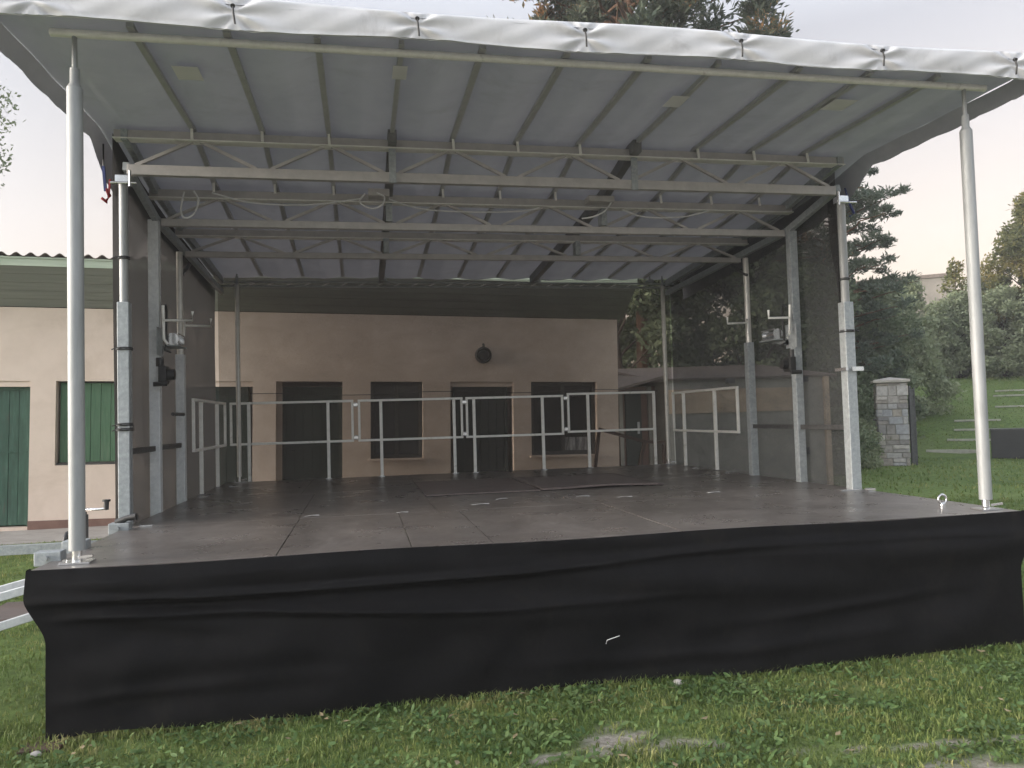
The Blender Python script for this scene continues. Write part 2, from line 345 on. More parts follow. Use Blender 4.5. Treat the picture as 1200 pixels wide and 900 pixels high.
# clover and broad weeds between the blades
x, y = scatter(26000, -1.4, 7, -2.3, -.15, lambda x, y: (dirt(x, y) < .5) & (RNG.random(len(x)) < .2 + .8 * (clump(x * .7, y * .8 + 2) > .6)))
n = len(x); r = RNG.uniform(.007, .019, n); z = hgt(x, y) + RNG.uniform(.015, .045, n)
el = RNG.uniform(.8, 1.9, n); nrm = np.stack([RNG.normal(0, .6, n), RNG.normal(0, .6, n), np.ones(n)], 1); nrm /= np.linalg.norm(nrm, axis=1)[:, None]
t1 = np.cross(nrm, RNG.normal(size=(n, 3))); t1 /= np.linalg.norm(t1, axis=1)[:, None]; t2 = np.cross(nrm, t1); c = np.stack([x, y, z], 1)
P = np.stack([c + (t1 * math.cos(2 * PI * i / 6) * el[:, None] + t2 * math.sin(2 * PI * i / 6) * .62) * r[:, None] for i in range(6)], 1).reshape(-1, 3)
cl = raw_mesh('ground_clover', P, (np.arange(n)[:, None] * 6 + np.arange(6)), M['clover']); tag(cl, cat='clover', kind='stuff')
# fallen leaves and crumbs scattered over lawn and path
x, y = scatter(150, -2.5, 8, -2.3, -.2, lambda x, y: x > -9)
n = len(x); a = RNG.uniform(0, 2 * PI, n); r = RNG.uniform(.008, .022, n); z = hgt(x, y) + .03 * (1 - dirt(x, y)) + .004
P = np.stack([np.stack([x + np.cos(a + PI / 2 * i) * r * (1.5 if i % 2 else .7), y + np.sin(a + PI / 2 * i) * r * (1.5 if i % 2 else .7), z + RNG.uniform(0, .012, n)], 1) for i in range(4)], 1).reshape(-1, 3)
lf = raw_mesh('fallen_leaves', P, (np.arange(n)[:, None] * 4 + np.arange(4)), M['leaflitter']); tag(lf, cat='leaf litter', kind='stuff')

# pavement along the building
pv = MB().box(-14, 6.2, 5.82, 7.6, .0, .335).build('pavement', M['concrete'], bevel=.01); tag(pv, kind='structure')
pv.rotation_euler = (0, 0, .042 * .3)

# ------------------------------------------------------------------ mobile stage
stage = empty('mobile_stage', (3.1, 3, 0), 'open mobile concert stage with brown plywood deck and grey tarpaulin roof', 'stage')
stage.location = (0, 0, 0)
def pz(z): return z + D
ZY = [(-.32, 3.30), (0, 3.255), (.9, 3.27), (1.75, 3.29), (2.66, 3.12), (3.69, 3.02), (6.35, 2.86)]
def roofz(y):
    for (a, za), (b, zb) in zip(ZY, ZY[1:]):
        if y <= b: return D + za + (zb - za) * max(0, (y - a)) / (b - a)
    return D + ZY[-1][1]
# deck: three wings of plywood panels on an aluminium frame
X0, X1 = -.176, 6.38
rows = [(-.172, 1.66), (1.666, 3.9), (3.906, 6.2)]
cols = [X0, 1.16, 1.97, 2.48, 3.75, 5.05, X1]
for j, (ya, yb) in enumerate(rows):
    cc = cols if j == 0 else ([X0, 1.15, 2.3, 3.6, 4.9, X1] if j == 1 else [X0, 1.0, 2.3, 4.0, 5.2, X1])
    for i in range(len(cc) - 1):
        dz = random.uniform(-.0022, 0)
        p = MB().box(cc[i] + .003, cc[i + 1] - .003, ya + .003, yb - .003, D - .018, D + dz).build('deck_panel', M['deck'], stage, bevel=.0015)
        # every sheet has its own grain position
f = MB()
for ya, yb in rows:
    f.box(X0, X0 + .04, ya, yb, D - .14, D - .02); f.box(X1 - .04, X1, ya, yb, D - .14, D - .02)
    for y in (ya, yb - .04): f.box(X0 + .041, X1 - .041, y, y + .04, D - .135, D - .021)
    for k in range(1, 6): xx = X0 + (X1 - X0) * k / 6; f.box(xx - .02, xx + .02, ya + .041, yb - .041, D - .12, D - .022)
f.build('deck_frame', M['alu'], stage)
ch_ = MB()
for xx in (1.0, 5.2): ch_.box(xx - .04, xx + .04, 1.7, 3.85, D - .32, D - .145)
for y in (1.9, 3.6): ch_.box(-.1, 6.3, y - .04, y + .04, D - .30, D - .15)
ch_.box(-1.9, -.1, 2.7, 2.78, D - .32, D - .24)
ch_.build('chassis', M['galv'], stage)
for wx in (2.7, 3.6):
    for wy in (1.75, 3.75):
        w = MB().torus((wx, wy, .31), .22, .095, 'y', 28, 10).build('wheel', M['rubber'], stage)
        MB().cyl((wx, wy - .06, .31), (wx, wy + .06, .31), .15, 18).build('rim', M['galv'], w)
for lx, ly in ((.02, 0), (.02, 1.5), (.02, 4), (.02, 6.0), (6.25, 1.5), (6.25, 4), (6.25, 6.0)):
    MB().bar((lx, ly + .05, 0.03), (lx, ly + .05, D - .14), .06).box(lx - .09, lx + .09, ly - .04, ly + .14, .0, .03).build('support_leg', M['galv'], stage)
lg = MB().bar((6.27, -.10, 0.03), (6.27, -.10, D - .14), .075).box(6.2, 6.34, -.17, -.03, .035, .1).build('support_leg', M['black'], stage, label='black front leg with a small white label')
MB().box(6.285, 6.335, -.174, -.171, .07, .10).build('label_sticker', M['paper'], lg)

# four round poles on the deck corners
M['paletube'] = pbr('pale_tube', [(.35, (.50, .49, .46)), (.65, (.62, .60, .56))], 12, .35, .3)  # pale colour stands in for bright highlights on the rear poles
def pole(x, y, h, r):
    o = MB().cyl((x, y, D + .075), (x - .0, y, D + h - .22), r, 24).build('round_pole', M['tube'] if y < 1 else M['paletube'], stage)
    b = MB().tube([(x, y, D + h - .22), (x, y, D + h - .19), (x, y, D + h - .10)], [r, r * .62, r * .6], 18)
    b.tube([(x, y, D + h - .10), (x, y, D + h + (.12 if y < 1 else -.05))], r * .35, 12); b.build('spigot', M['tube'], o)
    b = MB().box(x - .085, x + .085, y - .06, y + .06, D + .001, D + .012).cyl((x, y, D + .012), (x, y, D + .08), r * .62, 16)
    b.bar((x + .02, y - .03, D + .035), (x + .10, y - .045, D + .045), .014).bar((x - .05, y - .05, D + .016), (x - .05, y - .05, D + .03), .02)
    b.build('pole_foot', M['chrome'], o)
    return o
pole(.015, 0, 3.07, .045); pole(6.215, 0, 3.07, .044); pole(.02, 6.11, 2.93, .031); pole(6.225, 6.11, 2.93, .031)

# six side posts
M['galvpale'] = pbr('pale_galvanised_steel', [(.3, (.52, .54, .55)), (.5, (.60, .62, .63)), (.7, (.68, .70, .70))], 30, .5, .1, .08, 60, rvar=.1)
def side_post(x, y, w, zsq, ztop, kind):
    o = MB().box(x - w / 2, x + w / 2, y - w / 2, y + w / 2, D - .12, zsq).build('side_post', M['galv'] if y < 2 or x > 1 else M['galvpale'], stage, bevel=.006)  # left inner posts take paler steel to stand in for light on them
    if ztop > zsq + .05: MB().cyl((x, y, zsq - .02), (x, y, ztop), w * .38, 20).build('inner_tube', M['tube'] if y < 2 else M['paletube'], o)
    return o
LX, RX = -.205, 6.335
L1 = side_post(LX, 1.75, .09, 2.76, 3.80, 0); L2 = side_post(LX, 2.70, .092, 3.68, 3.68, 1); L3 = side_post(LX, 3.72, .088, 2.50, 3.60, 0)
R1 = side_post(RX, 1.75, .102, 2.76, 3.80, 0); R2 = side_post(RX, 2.66, .088, 3.68, 3.68, 1); R3 = side_post(RX, 3.70, .09, 2.56, 3.60, 0)
for x in (LX, RX):
    MB().box(x - .02, x + .02, 1.803, 2.61, 1.515, 1.565).build('mid_brace', M['dark'], stage, bevel=.004)
    MB().box(x - .02, x + .02, 2.75, 3.65, 1.515, 1.565).build('mid_brace', M['dark'], stage, bevel=.004)
# post head fittings
for x, sgn in ((LX, 1), (RX, -1)):
    b = MB().box(x - .05, x + .05, 1.70, 1.80, 3.74, 3.80).cyl((x + sgn * .07, 1.68, 3.70), (x + sgn * .07, 1.68, 3.83), .012).cyl((x - .08, 1.68, 3.73), (x + .12, 1.68, 3.73), .010)
    b.build('hinge_bracket', M['chrome'], stage)
# winches and cranks (inner face of the posts)
def winch(x, s, parent):
    y = 2.66
    b = MB().box(x + s * .048 - .002, x + s * .048 + .002, y - .10, y + .12, 2.40, 2.66)
    b.add([(x + s * .05, y + .06, 2.50), (x + s * .05, y + .46, 2.50), (x + s * .05, y + .06, 2.43)], [(0, 1, 2)])
    b.box(x + s * .03, x + s * .2, y + .10, y + .42, 2.50, 2.508)
    w = b.build('winch_bracket', M['galv'], parent, thick=.003)
    b = MB().cyl((x + s * .13, y + .14, 2.57), (x + s * .13, y + .38, 2.57), .032)
    for yy in (y + .14, y + .38): b.cyl((x + s * .13, yy - .006, 2.57), (x + s * .13, yy + .006, 2.57), .058, 20)
    for zz in (2.52, 2.62): b.cyl((x + s * .18, y + .12, zz), (x + s * .18, y + .40, zz), .007, 8)
    b.build('winch_drum', M['chrome'], w)
    b = MB().tube([(x + s * .10, y - .08, 2.86), (x + s * .10, y - .06, 2.55), (x + s * .13, y - .05, 2.50)], .014, 10)
    b.tube([(x + s * .10, y - .08, 2.72), (x + s * .36, y - .09, 2.715), (x + s * .36, y - .09, 2.80)], .012, 10)
    b.build('crank_handle', M['rail'], w)
    b = MB().tube([(x + s * .09, y + .02, 2.84), (x + s * .09, y + .06, 2.88), (x + s * .09, y + .10, 2.84), (x + s * .08, y + .1, 2.5), (x + s * .08, y + .05, 2.46), (x + s * .12, y + .12, 2.44)], .011, 8)
    b.build('winch_cable', M['black'], w)
    b = MB().box(x + s * .048, x + s * .12, y - .07, y + .07, 2.14, 2.30).cyl((x + s * .05, y, 2.30), (x + s * .05, y, 2.38), .035).cyl((x + s * .02, y - .11, 2.13), (x + s * .14, y - .11, 2.13), .022)
    b.cyl((x + s * .12, y, 2.22), (x + s * .18, y, 2.22), .05, 16)
    b.build('socket_box', M['black'], parent, bevel=.008)
winch(LX, 1, L2); winch(RX, -1, R2)
def crank(x, s, y, z, parent):
    MB().tube([(x + s * .05, y, z - .12), (x + s * .06, y - .02, z + .05), (x + s * .06, y - .02, z), (x + s * .33, y - .04, z - .01), (x + s * .33, y - .04, z + .07)], .012, 8).build('crank_handle', M['rail'], parent)
crank(LX, 1, 3.66, 2.80, L3); crank(RX, -1, 3.62, 2.79, R3)
MB().cyl((LX + .06, 3.55, 1.86), (LX + .06, 3.1, 1.86), .018, 10).build('locking_pin', M['dark'], L3)
b = MB().box(RX - .09, RX - .064, 1.66, 1.84, 2.09, 2.12).box(RX - .02, RX + .10, 1.66, 1.68, 2.085, 2.125); b.build('latch', M['chrome'], R1)

# roof: front tube, three trusses, ribs, side beams, rear beam
MB().cyl((-.12, 0, pz(3.19)), (6.40, 0, pz(3.19)), .026, 14).build('front_tube', M['rail'], stage)
def truss(y, zl, zu, hl, hu, n, x0, x1):
    o = empty('roof_truss', (0, 0, 0)); o.parent = stage
    MB().box(x0, x1, y - .03, y + .03, pz(zl) - hl / 2, pz(zl) + hl / 2).build('lower_chord', M['alu'], o, bevel=.004)
    MB().box(x0 - .1, x1 + .1, y - .03, y + .03, pz(zu) - hu / 2, pz(zu) + hu / 2).build('upper_chord', M['alu'], o, bevel=.004)
    MB().box(x0 - .1, x1 + .1, y - .055, y + .055, pz(zu) - hu / 2 - .010, pz(zu) - hu / 2 - .001).build('chord_flange', M['rail'], o)
    st = (x1 - x0) / n
    for i in range(n):
        a = x0 + i * st; m = a + st / 2
        MB().bar((a + .06, y, pz(zl) + hl / 2), (m - .03, y, pz(zu) - hu / 2), .026).build('brace', M['alu'], o)
        MB().bar((m + .03, y, pz(zu) - hu / 2), (a + st - .06, y, pz(zl) + hl / 2), .026).build('brace', M['alu'], o)
    return o
truss(1.75, 2.905, 3.20, .085, .07, 6, -.17, 6.27)
truss(2.70, 2.71, 2.985, .07, .075, 6, -.14, 6.27)
truss(3.72, 2.625, 2.86, .06, .07, 6, -.14, 6.27)
o = empty('rear_beam', (0, 0, 0)); o.parent = stage
b = MB()
for z in (2.70, 2.76): b.cyl((-.2, 6.15, pz(z)), (6.42, 6.15, pz(z)), .014, 10)
b.build('rear_tube', M['tube'], o)
b = MB()
for k in range(26):
    xx = -.1 + k * .25; b.bar((xx, 6.15, pz(2.705)), (xx + .12, 6.15, pz(2.755)), .012)
b.build('rear_lacing', M['alu'], o)
def along(x, w, h, dz, y0, y1, name, mat, n=9, dx=0):
    ys_ = [y0 + (y1 - y0) * k / n for k in range(n + 1)]
    ys_ = sorted(set([round(v, 3) for v in ys_] + [v for v, _ in ZY if y0 < v < y1]))
    b = MB()
    for a, c in zip(ys_, ys_[1:]): b.bar((x, a, roofz(a) - dz), (x, c + .004, roofz(c) - dz), w, h)
    return b.build(name, mat, stage)
M['ribm'] = pbr('rib_steel', [(.3, g(.36)), (.7, g(.43))], 10, .55, 0)
for x in (.34, .9, 1.45, 2.52, 3.1, 3.68, 4.83, 5.4, 5.96): along(x, .042, .03, .018, -.05, 6.15, 'roof_rib', M['ribm'], 4)
M['beamdark'] = pbr('beam_steel', [(.3, g(.14)), (.7, g(.2))], 10, .5, .2)
for x in (1.985, 4.2): along(x, .075, .11, .060, 1.60, 6.15, 'main_beam', M['beamdark'], 5)
for x in (1.985, 4.2): along(x, .035, .035, .022, -.05, 1.58, 'roof_rib', M['ribm'], 3)
for x in (1.985, 4.2):
    for ya, yb, za, zb in ((2.64, 2.76, 2.755, 2.93), (3.66, 3.78, 2.66, 2.82), (1.70, 1.715, 2.85, 3.15)): MB().box(x - .03, x + .03, ya, yb, pz(za), pz(zb)).build('beam_hanger', M['galv'], stage)
for x in (LX + .02, RX - .02):
    along(x, .05, .09, .10, 1.70, 6.15, 'side_beam', M['galv'], 5)
    b = MB(); b.bar((x, 1.75, pz(2.94)), (x, 2.70, pz(2.74)), .05, .07).bar((x, 2.70, pz(2.74)), (x, 6.15, pz(2.62)), .05, .07); b.build('side_beam', M['galv'], stage)
for x in (2.02, 4.25, 6.0):
    MB().box(x - .045, x + .045, 6.0, 6.12, pz(2.76), pz(2.80)).cyl((x, 6.05, pz(2.80)), (x, 6.05, pz(2.86)), .012).build('rear_bracket', M['galv'], stage)
MB().bar((RX - .02, 3.64, 3.38), (RX - .02, 4.05, 3.56), .03).build('corner_brace', M['dark'], stage)
MB().bar((LX + .02, 3.78, 3.38), (LX + .02, 4.15, 3.56), .03).build('corner_brace', M['dark'], stage)
MB().box(1.78, 1.98, 2.35, 2.5, pz(2.92), pz(2.99)).build('junction_box', M['alu'], stage, bevel=.006)
MB().box(3.95, 4.22, 2.35, 2.5, pz(2.92), pz(2.98)).build('junction_box', M['alu'], stage, bevel=.006)
MB().cyl((.6, 3.2, pz(2.86)), (5.6, 3.2, pz(2.86)), .012, 8).build('light_tube', M['cable'], stage)
for x in (.34, .9, 1.45, 2.52, 3.1, 3.68, 4.83, 5.4, 5.96):
    for y in (1.70, 2.645, 3.665): MB().bar((x, y, roofz(y) - .035), (x + .004, y - .012, roofz(y) - .125), .022, .012).build('rib_clip', M['rail'], stage)
# roof skin
def skin(u, v):
    x = -.42 + u * 7.06; y = -.32 + v * 6.68
    ribs = [.34, .9, 1.45, 1.985, 2.52, 3.1, 3.68, 4.2, 4.83, 5.4, 5.96, 6.4]
    d = min(abs(x - r) for r in ribs)
    z = roofz(y) + .004 + .012 * max(0, 1 - d / .1) - .022 * (min(d, .28) / .28) ** 2 * (1 if -.2 < x < 6.4 else 0)
    if y > -.1: z = max(z, roofz(y) - .016)
    if y < -.12: z = roofz(y) - .03
    z += .006 * math.sin(x * 3.1 + y * 2.3) + .004 * math.sin(y * 7 + x)
    return (x, y, z)
rc = MB().grid(skin, 150, 60).build('roof_cover', M['tarp'], stage)
for px_, py_, s_ in ((.55, .55, .17), (1.99, .35, .10), (4.15, .6, .14), (5.5, .5, .2)):
    zz = roofz(py_) - .045
    MB().add([(px_ - s_ / 2, py_ - .11, roofz(py_ - .11) - .043), (px_ + s_ / 2, py_ - .11, roofz(py_ - .11) - .043), (px_ + s_ / 2, py_ + .11, roofz(py_ + .11) - .043), (px_ - s_ / 2, py_ + .11, roofz(py_ + .11) - .043)], [(0, 1, 2, 3)]).build('repair_patch', M['patch'], rc, thick=.002)
hooks = [-.1, .99, 2.07, 3.14, 4.22, 5.28, 6.35]
def flap(u, v):
    x = -.42 + u * 7.06
    d = [(x - h, h) for h in hooks]; dm, hk = min(d, key=lambda t: abs(t[0]))
    pinch = math.exp(-(dm / .10) ** 2); wide = math.exp(-(dm / .30) ** 2)
    z0 = D + 3.315 + .012 * math.sin(x * 2.1) - (.05 * max(0, -.0 - x) if x < 0 else 0); z1 = D + 3.135 + .010 * math.sin(x * 3.3 + 1) + 0 * wide
    t = v; z = z0 + (z1 - z0) * t
    bulge = math.sin(min(1, t * 1.1) * PI) * .013
    y = -.32 - bulge * (1 - .8 * pinch) + .02 * t
    # folds that radiate from each hook
    hz = z0 + (z1 - z0) * .5; ang = math.atan2(z - hz, abs(dm) + .02)
    y += wide * .016 * math.cos(ang * 9) * min(1, abs(dm) / .07) + .004 * math.sin(x * 5 + t * 3) * (1 - wide) + .0015 * math.sin(x * 23 + t * 9)
    if v < .08: y = -.31 + (y + .31) * v / .08; 
    return (x, y, z)
fl = MB().grid(flap, 420, 22).build('front_flap', M['flap'], rc)
MB().grid(lambda u, v: (-.42 + u * 7.06, -.30 + .02 * v, D + 3.135 + .010 * math.sin((-.42 + u * 7.06) * 3.3 + 1) + .004 - .0 * v), 60, 1).build('flap_hem', M['flap'], rc)
for h in hooks[1:]:
    MB().tube([(h - .004, -.345, D + 3.25), (h, -.352, D + 3.20), (h + .006, -.335, D + 3.145)], .006, 8).cyl((h - .004, -.352, D + 3.245), (h - .004, -.336, D + 3.255), .013).build('lacing_hook', M['black'], rc)
def valance(x, sgn, seed):
    rnd = random.Random(seed); ks = [rnd.uniform(-.02, .02) for _ in range(40)]
    def f_(u, v):
        y = -.32 + u * 6.68; top = roofz(y) - .004
        dr = .13 if y < 1.7 else (.13 + (y - 1.7) * .42 if y < 2.1 else .30)
        dr += .012 * abs(math.sin(y * PI / .42)) + ks[int(u * 39)] * .3
        return (x - sgn * .014 + sgn * (.04 * math.sin(v * PI * .6) + .004 * math.sin(y * 9 + v * 2)), y, top - dr * v)
    return MB().grid(f_, 170, 6).build('side_valance', M['valance'], rc)
valance(-.42, -1, 1); valance(6.64, 1, 2)
for x in (-.47, 6.68):
    pass
# wheel-side brackets seen on the left edge of the deck, and the lifting ring on the right
def edge_bracket(x, y, knob):
    b = MB().box(x - .13, x + .02, y - .05, y + .05, D - .03, D + .055); b.cyl((x - .06, y - .055, D + .02), (x - .06, y - .08, D + .02), .016)
    o = b.build('hinge_bracket', M['galv'], stage, bevel=.006)
    if knob: MB().tube([(x - .08, y, D + .055), (x + .0, y - .02, D + .09), (x + .07, y - .03, D + .10)], [.03, .022, .028], 10).build('black_knob', M['black'], o)
edge_bracket(-.14, .18, 0); edge_bracket(-.12, 1.50, 1); edge_bracket(-.14, .62, 0)
b = MB().torus((6.08, .28, D + .055), .035, .009, 'y', 18, 8).cyl((6.08, .28, D), (6.08, .28, D + .02), .022); b.build('lifting_ring', M['chrome'], stage)
b = MB().box(6.10, 6.30, 1.60, 1.66, D + .001, D + .008).box(6.33, 6.40, 1.52, 1.58, D + .001, D + .02); b.build('deck_latch', M['chrome'], stage)
for x, y in ((-.05, 4.05), (-.02, 1.62), (6.25, 4.2), (6.2, 5.1), (.06, 5.35)):
    MB().box(x - .05, x + .05, y - .012, y + .012, D + .001, D + .012).build('deck_latch', M['chrome'], stage)
# corner jack with crank at the left edge
jk = empty('corner_jack', (-.34, 1.2, 0)); jk.parent = stage
MB().cyl((0, 0, .25), (0, 0, D + .16), .032, 18).cyl((0, 0, D + .16), (0, 0, D + .18), .022).build('jack_tube', M['dark'], jk)
MB().cyl((0, 0, 0.03), (0, 0, .3), .022).box(-.07, .07, -.07, .07, 0, .03).build('jack_foot', M['galv'], jk)
b = MB().tube([(0, 0, D + .17), (.01, 0, D + .20), (.10, -.01, D + .195), (.16, -.02, D + .20)], .009, 8)
b.build('jack_crank', M['chrome'], jk)
MB().cyl((.16, -.02, D + .19), (.162, -.02, D + .25), .018).cyl((.162, -.02, D + .25), (.162, -.02, D + .265), .028).build('jack_knob', M['black'], jk)
MB().box(.03, .2, -.03, .03, D - .1, D - .04).build('jack_bracket', M['galv'], jk)
jw = MB().torus((-.36, .95, D + .01), .05, .018, 'x', 18, 8).cyl((-.375, .95, D + .01), (-.345, .95, D + .01), .02).build('tie_down_wheel', M['black'], stage)

# ------------------------------------------------------------------ skirt, nets
def skirt(u, v):
    # narrows below the deck frame at both ends
    k = min(1, max(0, (v - .14) / .30)); k = k * k * (3 - 2 * k)
    xl = -.186 + .115 * k; xr = 6.392 - .13 * k + .0 * v
    x = xl + (xr - xl) * u; z = D + .006 - v * (D - .012 - .018 * max(0, math.sin(x * 2.3 + .4) + .5 * math.sin(x * 7.1))) - .006 * (1 - v) * (1 + math.sin(x * 2.7))
    a = x * .9
    w = .024 * math.sin(9.5 * v * (1 + .16 * u) + .8 * a + 1.0) * math.exp(-((v - .35) / .33) ** 2) * (1.15 - .55 * u)
    w += .012 * math.sin(21 * v - 1.5 * a + 2 * math.sin(a)) * math.exp(-((v - .3) / .28) ** 2) * (1 - .45 * u)
    w += .014 * math.sin(13 * (v + .13 * a) + .7) * max(0, v - .35) + .007 * math.sin(x * 4.2 + 3 * v) * v
    w += .006 * math.sin(x * 9.0 + 8 * v) * math.exp(-((v - .75) / .25) ** 2)
    w += .01 * math.sin(30 * (v - .22 * (x - 1.1)) ) * math.exp(-((x - .4) / .7) ** 2) * math.exp(-((v - .3) / .2) ** 2)
    w += .034 * math.exp(-((v - .17 - .05 * math.sin(x * .9 + .3)) / .028) ** 2) * (.35 + .65 * math.exp(-((x - 1.6) / 2.2) ** 2)) + .035 * math.exp(-((v - .30 - .04 * x + .02 * math.sin(x * 2)) / .03) ** 2) * math.exp(-((x - 1.4) / 1.6) ** 2)
    w += .016 * math.exp(-((v - .80 + .05 * math.sin(x * 1.3)) / .05) ** 2) * (.5 + .5 * math.sin(x * 1.7 + 1)) + .016 * math.exp(-((v - .62 + .07 * (x - 4.5)) / .04) ** 2) * math.exp(-((x - 4.9) / .7) ** 2)
    w *= min(1, v * 12) * 1.5 * min(1, .08 + (x - xl) * 2.2) * min(1, .08 + (xr - x) * 2.2)
    return (x, min(-.184, -.192 - w - .045 * min(1, v * 5)), z)
sk = MB().grid(skirt, 300, 110).build('stage_skirt', M['skirt']); tag(sk, 'black cloth skirt hanging from the front edge of the stage deck', 'stage skirt')
def side_skirt(x0, y1):
    def f_(u, v):
        y = -.186 + u * y1; k = min(1, max(0, (v - .14) / .30)); k = k * k * (3 - 2 * k)
        return (x0 + k * (.12 if x0 < 1 else -.13), y, D + .004 - v * (.14 if x0 < 1 else .14))
    return MB().grid(f_, 10, 4)
side_skirt(-.186, .05).build('folded_edge', M['skirt'], sk); side_skirt(6.392, .05).build('folded_edge', M['skirt'], sk)
th = MB().tube([(3.17, -.245, .285), (3.175, -.252, .31), (3.21, -.25, .318), (3.26, -.25, .33)], .0022, 6).build('white_thread', M['paper']); tag(th, 'thin white thread stuck low on the black skirt', 'thread')

def netfn(p0, p1, z0f, z1f, amp, seed, nrm):
    p0, p1 = Vector(p0), Vector(p1)
    def f_(u, v):
        p = p0.lerp(p1, u); z = z0f(u) + (z1f(u) - z0f(u)) * v
        q = amp * (math.sin(u * 7 + seed + v * 2) * math.sin(v * PI) + .4 * math.sin(u * 23 + seed * 2 + 3 * v) * math.sin(v * PI))
        return (p.x + nrm[0] * q, p.y + nrm[1] * q, z)
    return f_
nt_ = MB().grid(netfn((-.27, 6.33), (6.42, 6.33), lambda u: .62, lambda u: roofz(6.33) - .01, .02, 1, (0, 1)), 60, 20).build('mesh_net', M['net'])
tag(nt_, 'wide black mesh net closing the back of the stage', 'net', 'black mesh nets round the stage')
lnet = MB().grid(netfn((-.30, 1.80), (-.30, 6.33), lambda u: .60, lambda u: roofz(1.8 + u * 4.5) - .05, .018, 2, (1, 0)), 50, 20).build('mesh_net', M['net_dense'])
tag(lnet, 'dense black mesh net on the left side of the stage behind the winch posts', 'net', 'black mesh nets round the stage')
rnet = MB().grid(netfn((6.44, 1.98), (6.44, 6.33), lambda u: .60, lambda u: roofz(1.98 + u * 4.35) - .05, .018, 4, (1, 0)), 50, 20).build('mesh_net', M['net_right'])
tag(rnet, 'see-through black mesh net on the right side of the stage by the bushes', 'net', 'black mesh nets round the stage')
def hem(u, v):
    z = .62 + u * 3.3
    off = .03 * math.sin(u * 5) - (.14 * max(0, (u - .55) / .45))
    return (6.455 + .01 * math.sin(u * 20), 1.84 - off + v * .16, z)
MB().grid(hem, 50, 3).build('net_hem', M['net_hem'], rnet, label='dark rolled front edge of the net')

# ------------------------------------------------------------------ guard rails
def rail_panel(name, p0, p1, legs, label, dz=0, ends=(1, 1), group='white guard rails round the deck'):
    p0, p1 = Vector((*p0, 0)), Vector((*p1, 0)); L = (p1 - p0).length; d = (p1 - p0) / L
    mid = (p0 + p1) / 2
    o = empty('guard_rail', (mid.x, mid.y, D), label, 'guard rail', group)
    P = lambda t, z: (p0 + d * t - mid) + Vector((0, 0, z))
    zt, zm = 1.075 + dz, .515 + dz
    MB().bar(P(0, zt), P(L, zt), .032).build('top_rail', M['rail'], o, bevel=.004)
    MB().bar(P(0, zm), P(L, zm), .032).build('mid_rail', M['rail'], o, bevel=.004)
    for k, t in ((0, .017), (1, L - .017)):
        if ends[k]: MB().bar(P(t, zm + .017), P(t, zt - .017), .032).build('end_bar', M['rail'], o, bevel=.004)
    for t in legs:
        lg = MB().bar(P(t, 0), P(t, zt - .016), .042, .034, up=(d.y, -d.x, 0) if 0 else (0, 0, 1)).build('leg', M['rail'], o, bevel=.004)
    for t in legs: MB().box(*(lambda q: (q.x - .04, q.x + .04, q.y - .04, q.y + .04))(P(t, 0)), 0.001, .008).build('foot_plate', M['chrome'], o)
    return o
RYY = 6.13
rail_panel('a', (-.10, RYY), (1.56, RYY), (.25, 1.31), 'white guard rail at the back left corner of the deck')
rail_panel('b', (1.62, RYY + .01), (3.11, RYY + .01), (.32, 1.36), 'white back guard rail in front of the single dark window and middle door')
rail_panel('c', (3.15, RYY), (4.61, RYY), (.12, 1.14), 'white back guard rail under the round wall lamp')
rail_panel('d', (4.67, RYY + .01), (6.05, RYY + .01), (.32, 1.36), 'white back guard rail nearest the right rear pole, slightly raised', .025, (1, 0))
rail_panel('e', (-.14, 4.0), (-.14, 6.02), (.42, 1.42), 'white guard rail on the left side of the deck')
rail_panel('f', (6.30, 6.05), (6.30, 3.97), (.40, 1.42), 'white guard rail on the right side of the deck')
for x, z0 in ((1.59, .80), (3.13, .80), (4.64, .82)):
    for dz in (-.24, .22):
        o = MB().torus((x, RYY - .02, D + z0 + dz), .025, .008, 'y', 14, 6).box(x - .03, x + .03, RYY - .035, RYY - .02, D + z0 + dz - .015, D + z0 + dz + .015).build('rail_clamp', M['chrome'])
        n_ = {1.59: 'first and second', 3.13: 'second and third', 4.64: 'third and fourth'}[x]
        tag(o, f'{"lower" if dz < 0 else "upper"} metal clamp joining the {n_} back guard rails from the left', 'clamp', 'clamps between the back guard rails')

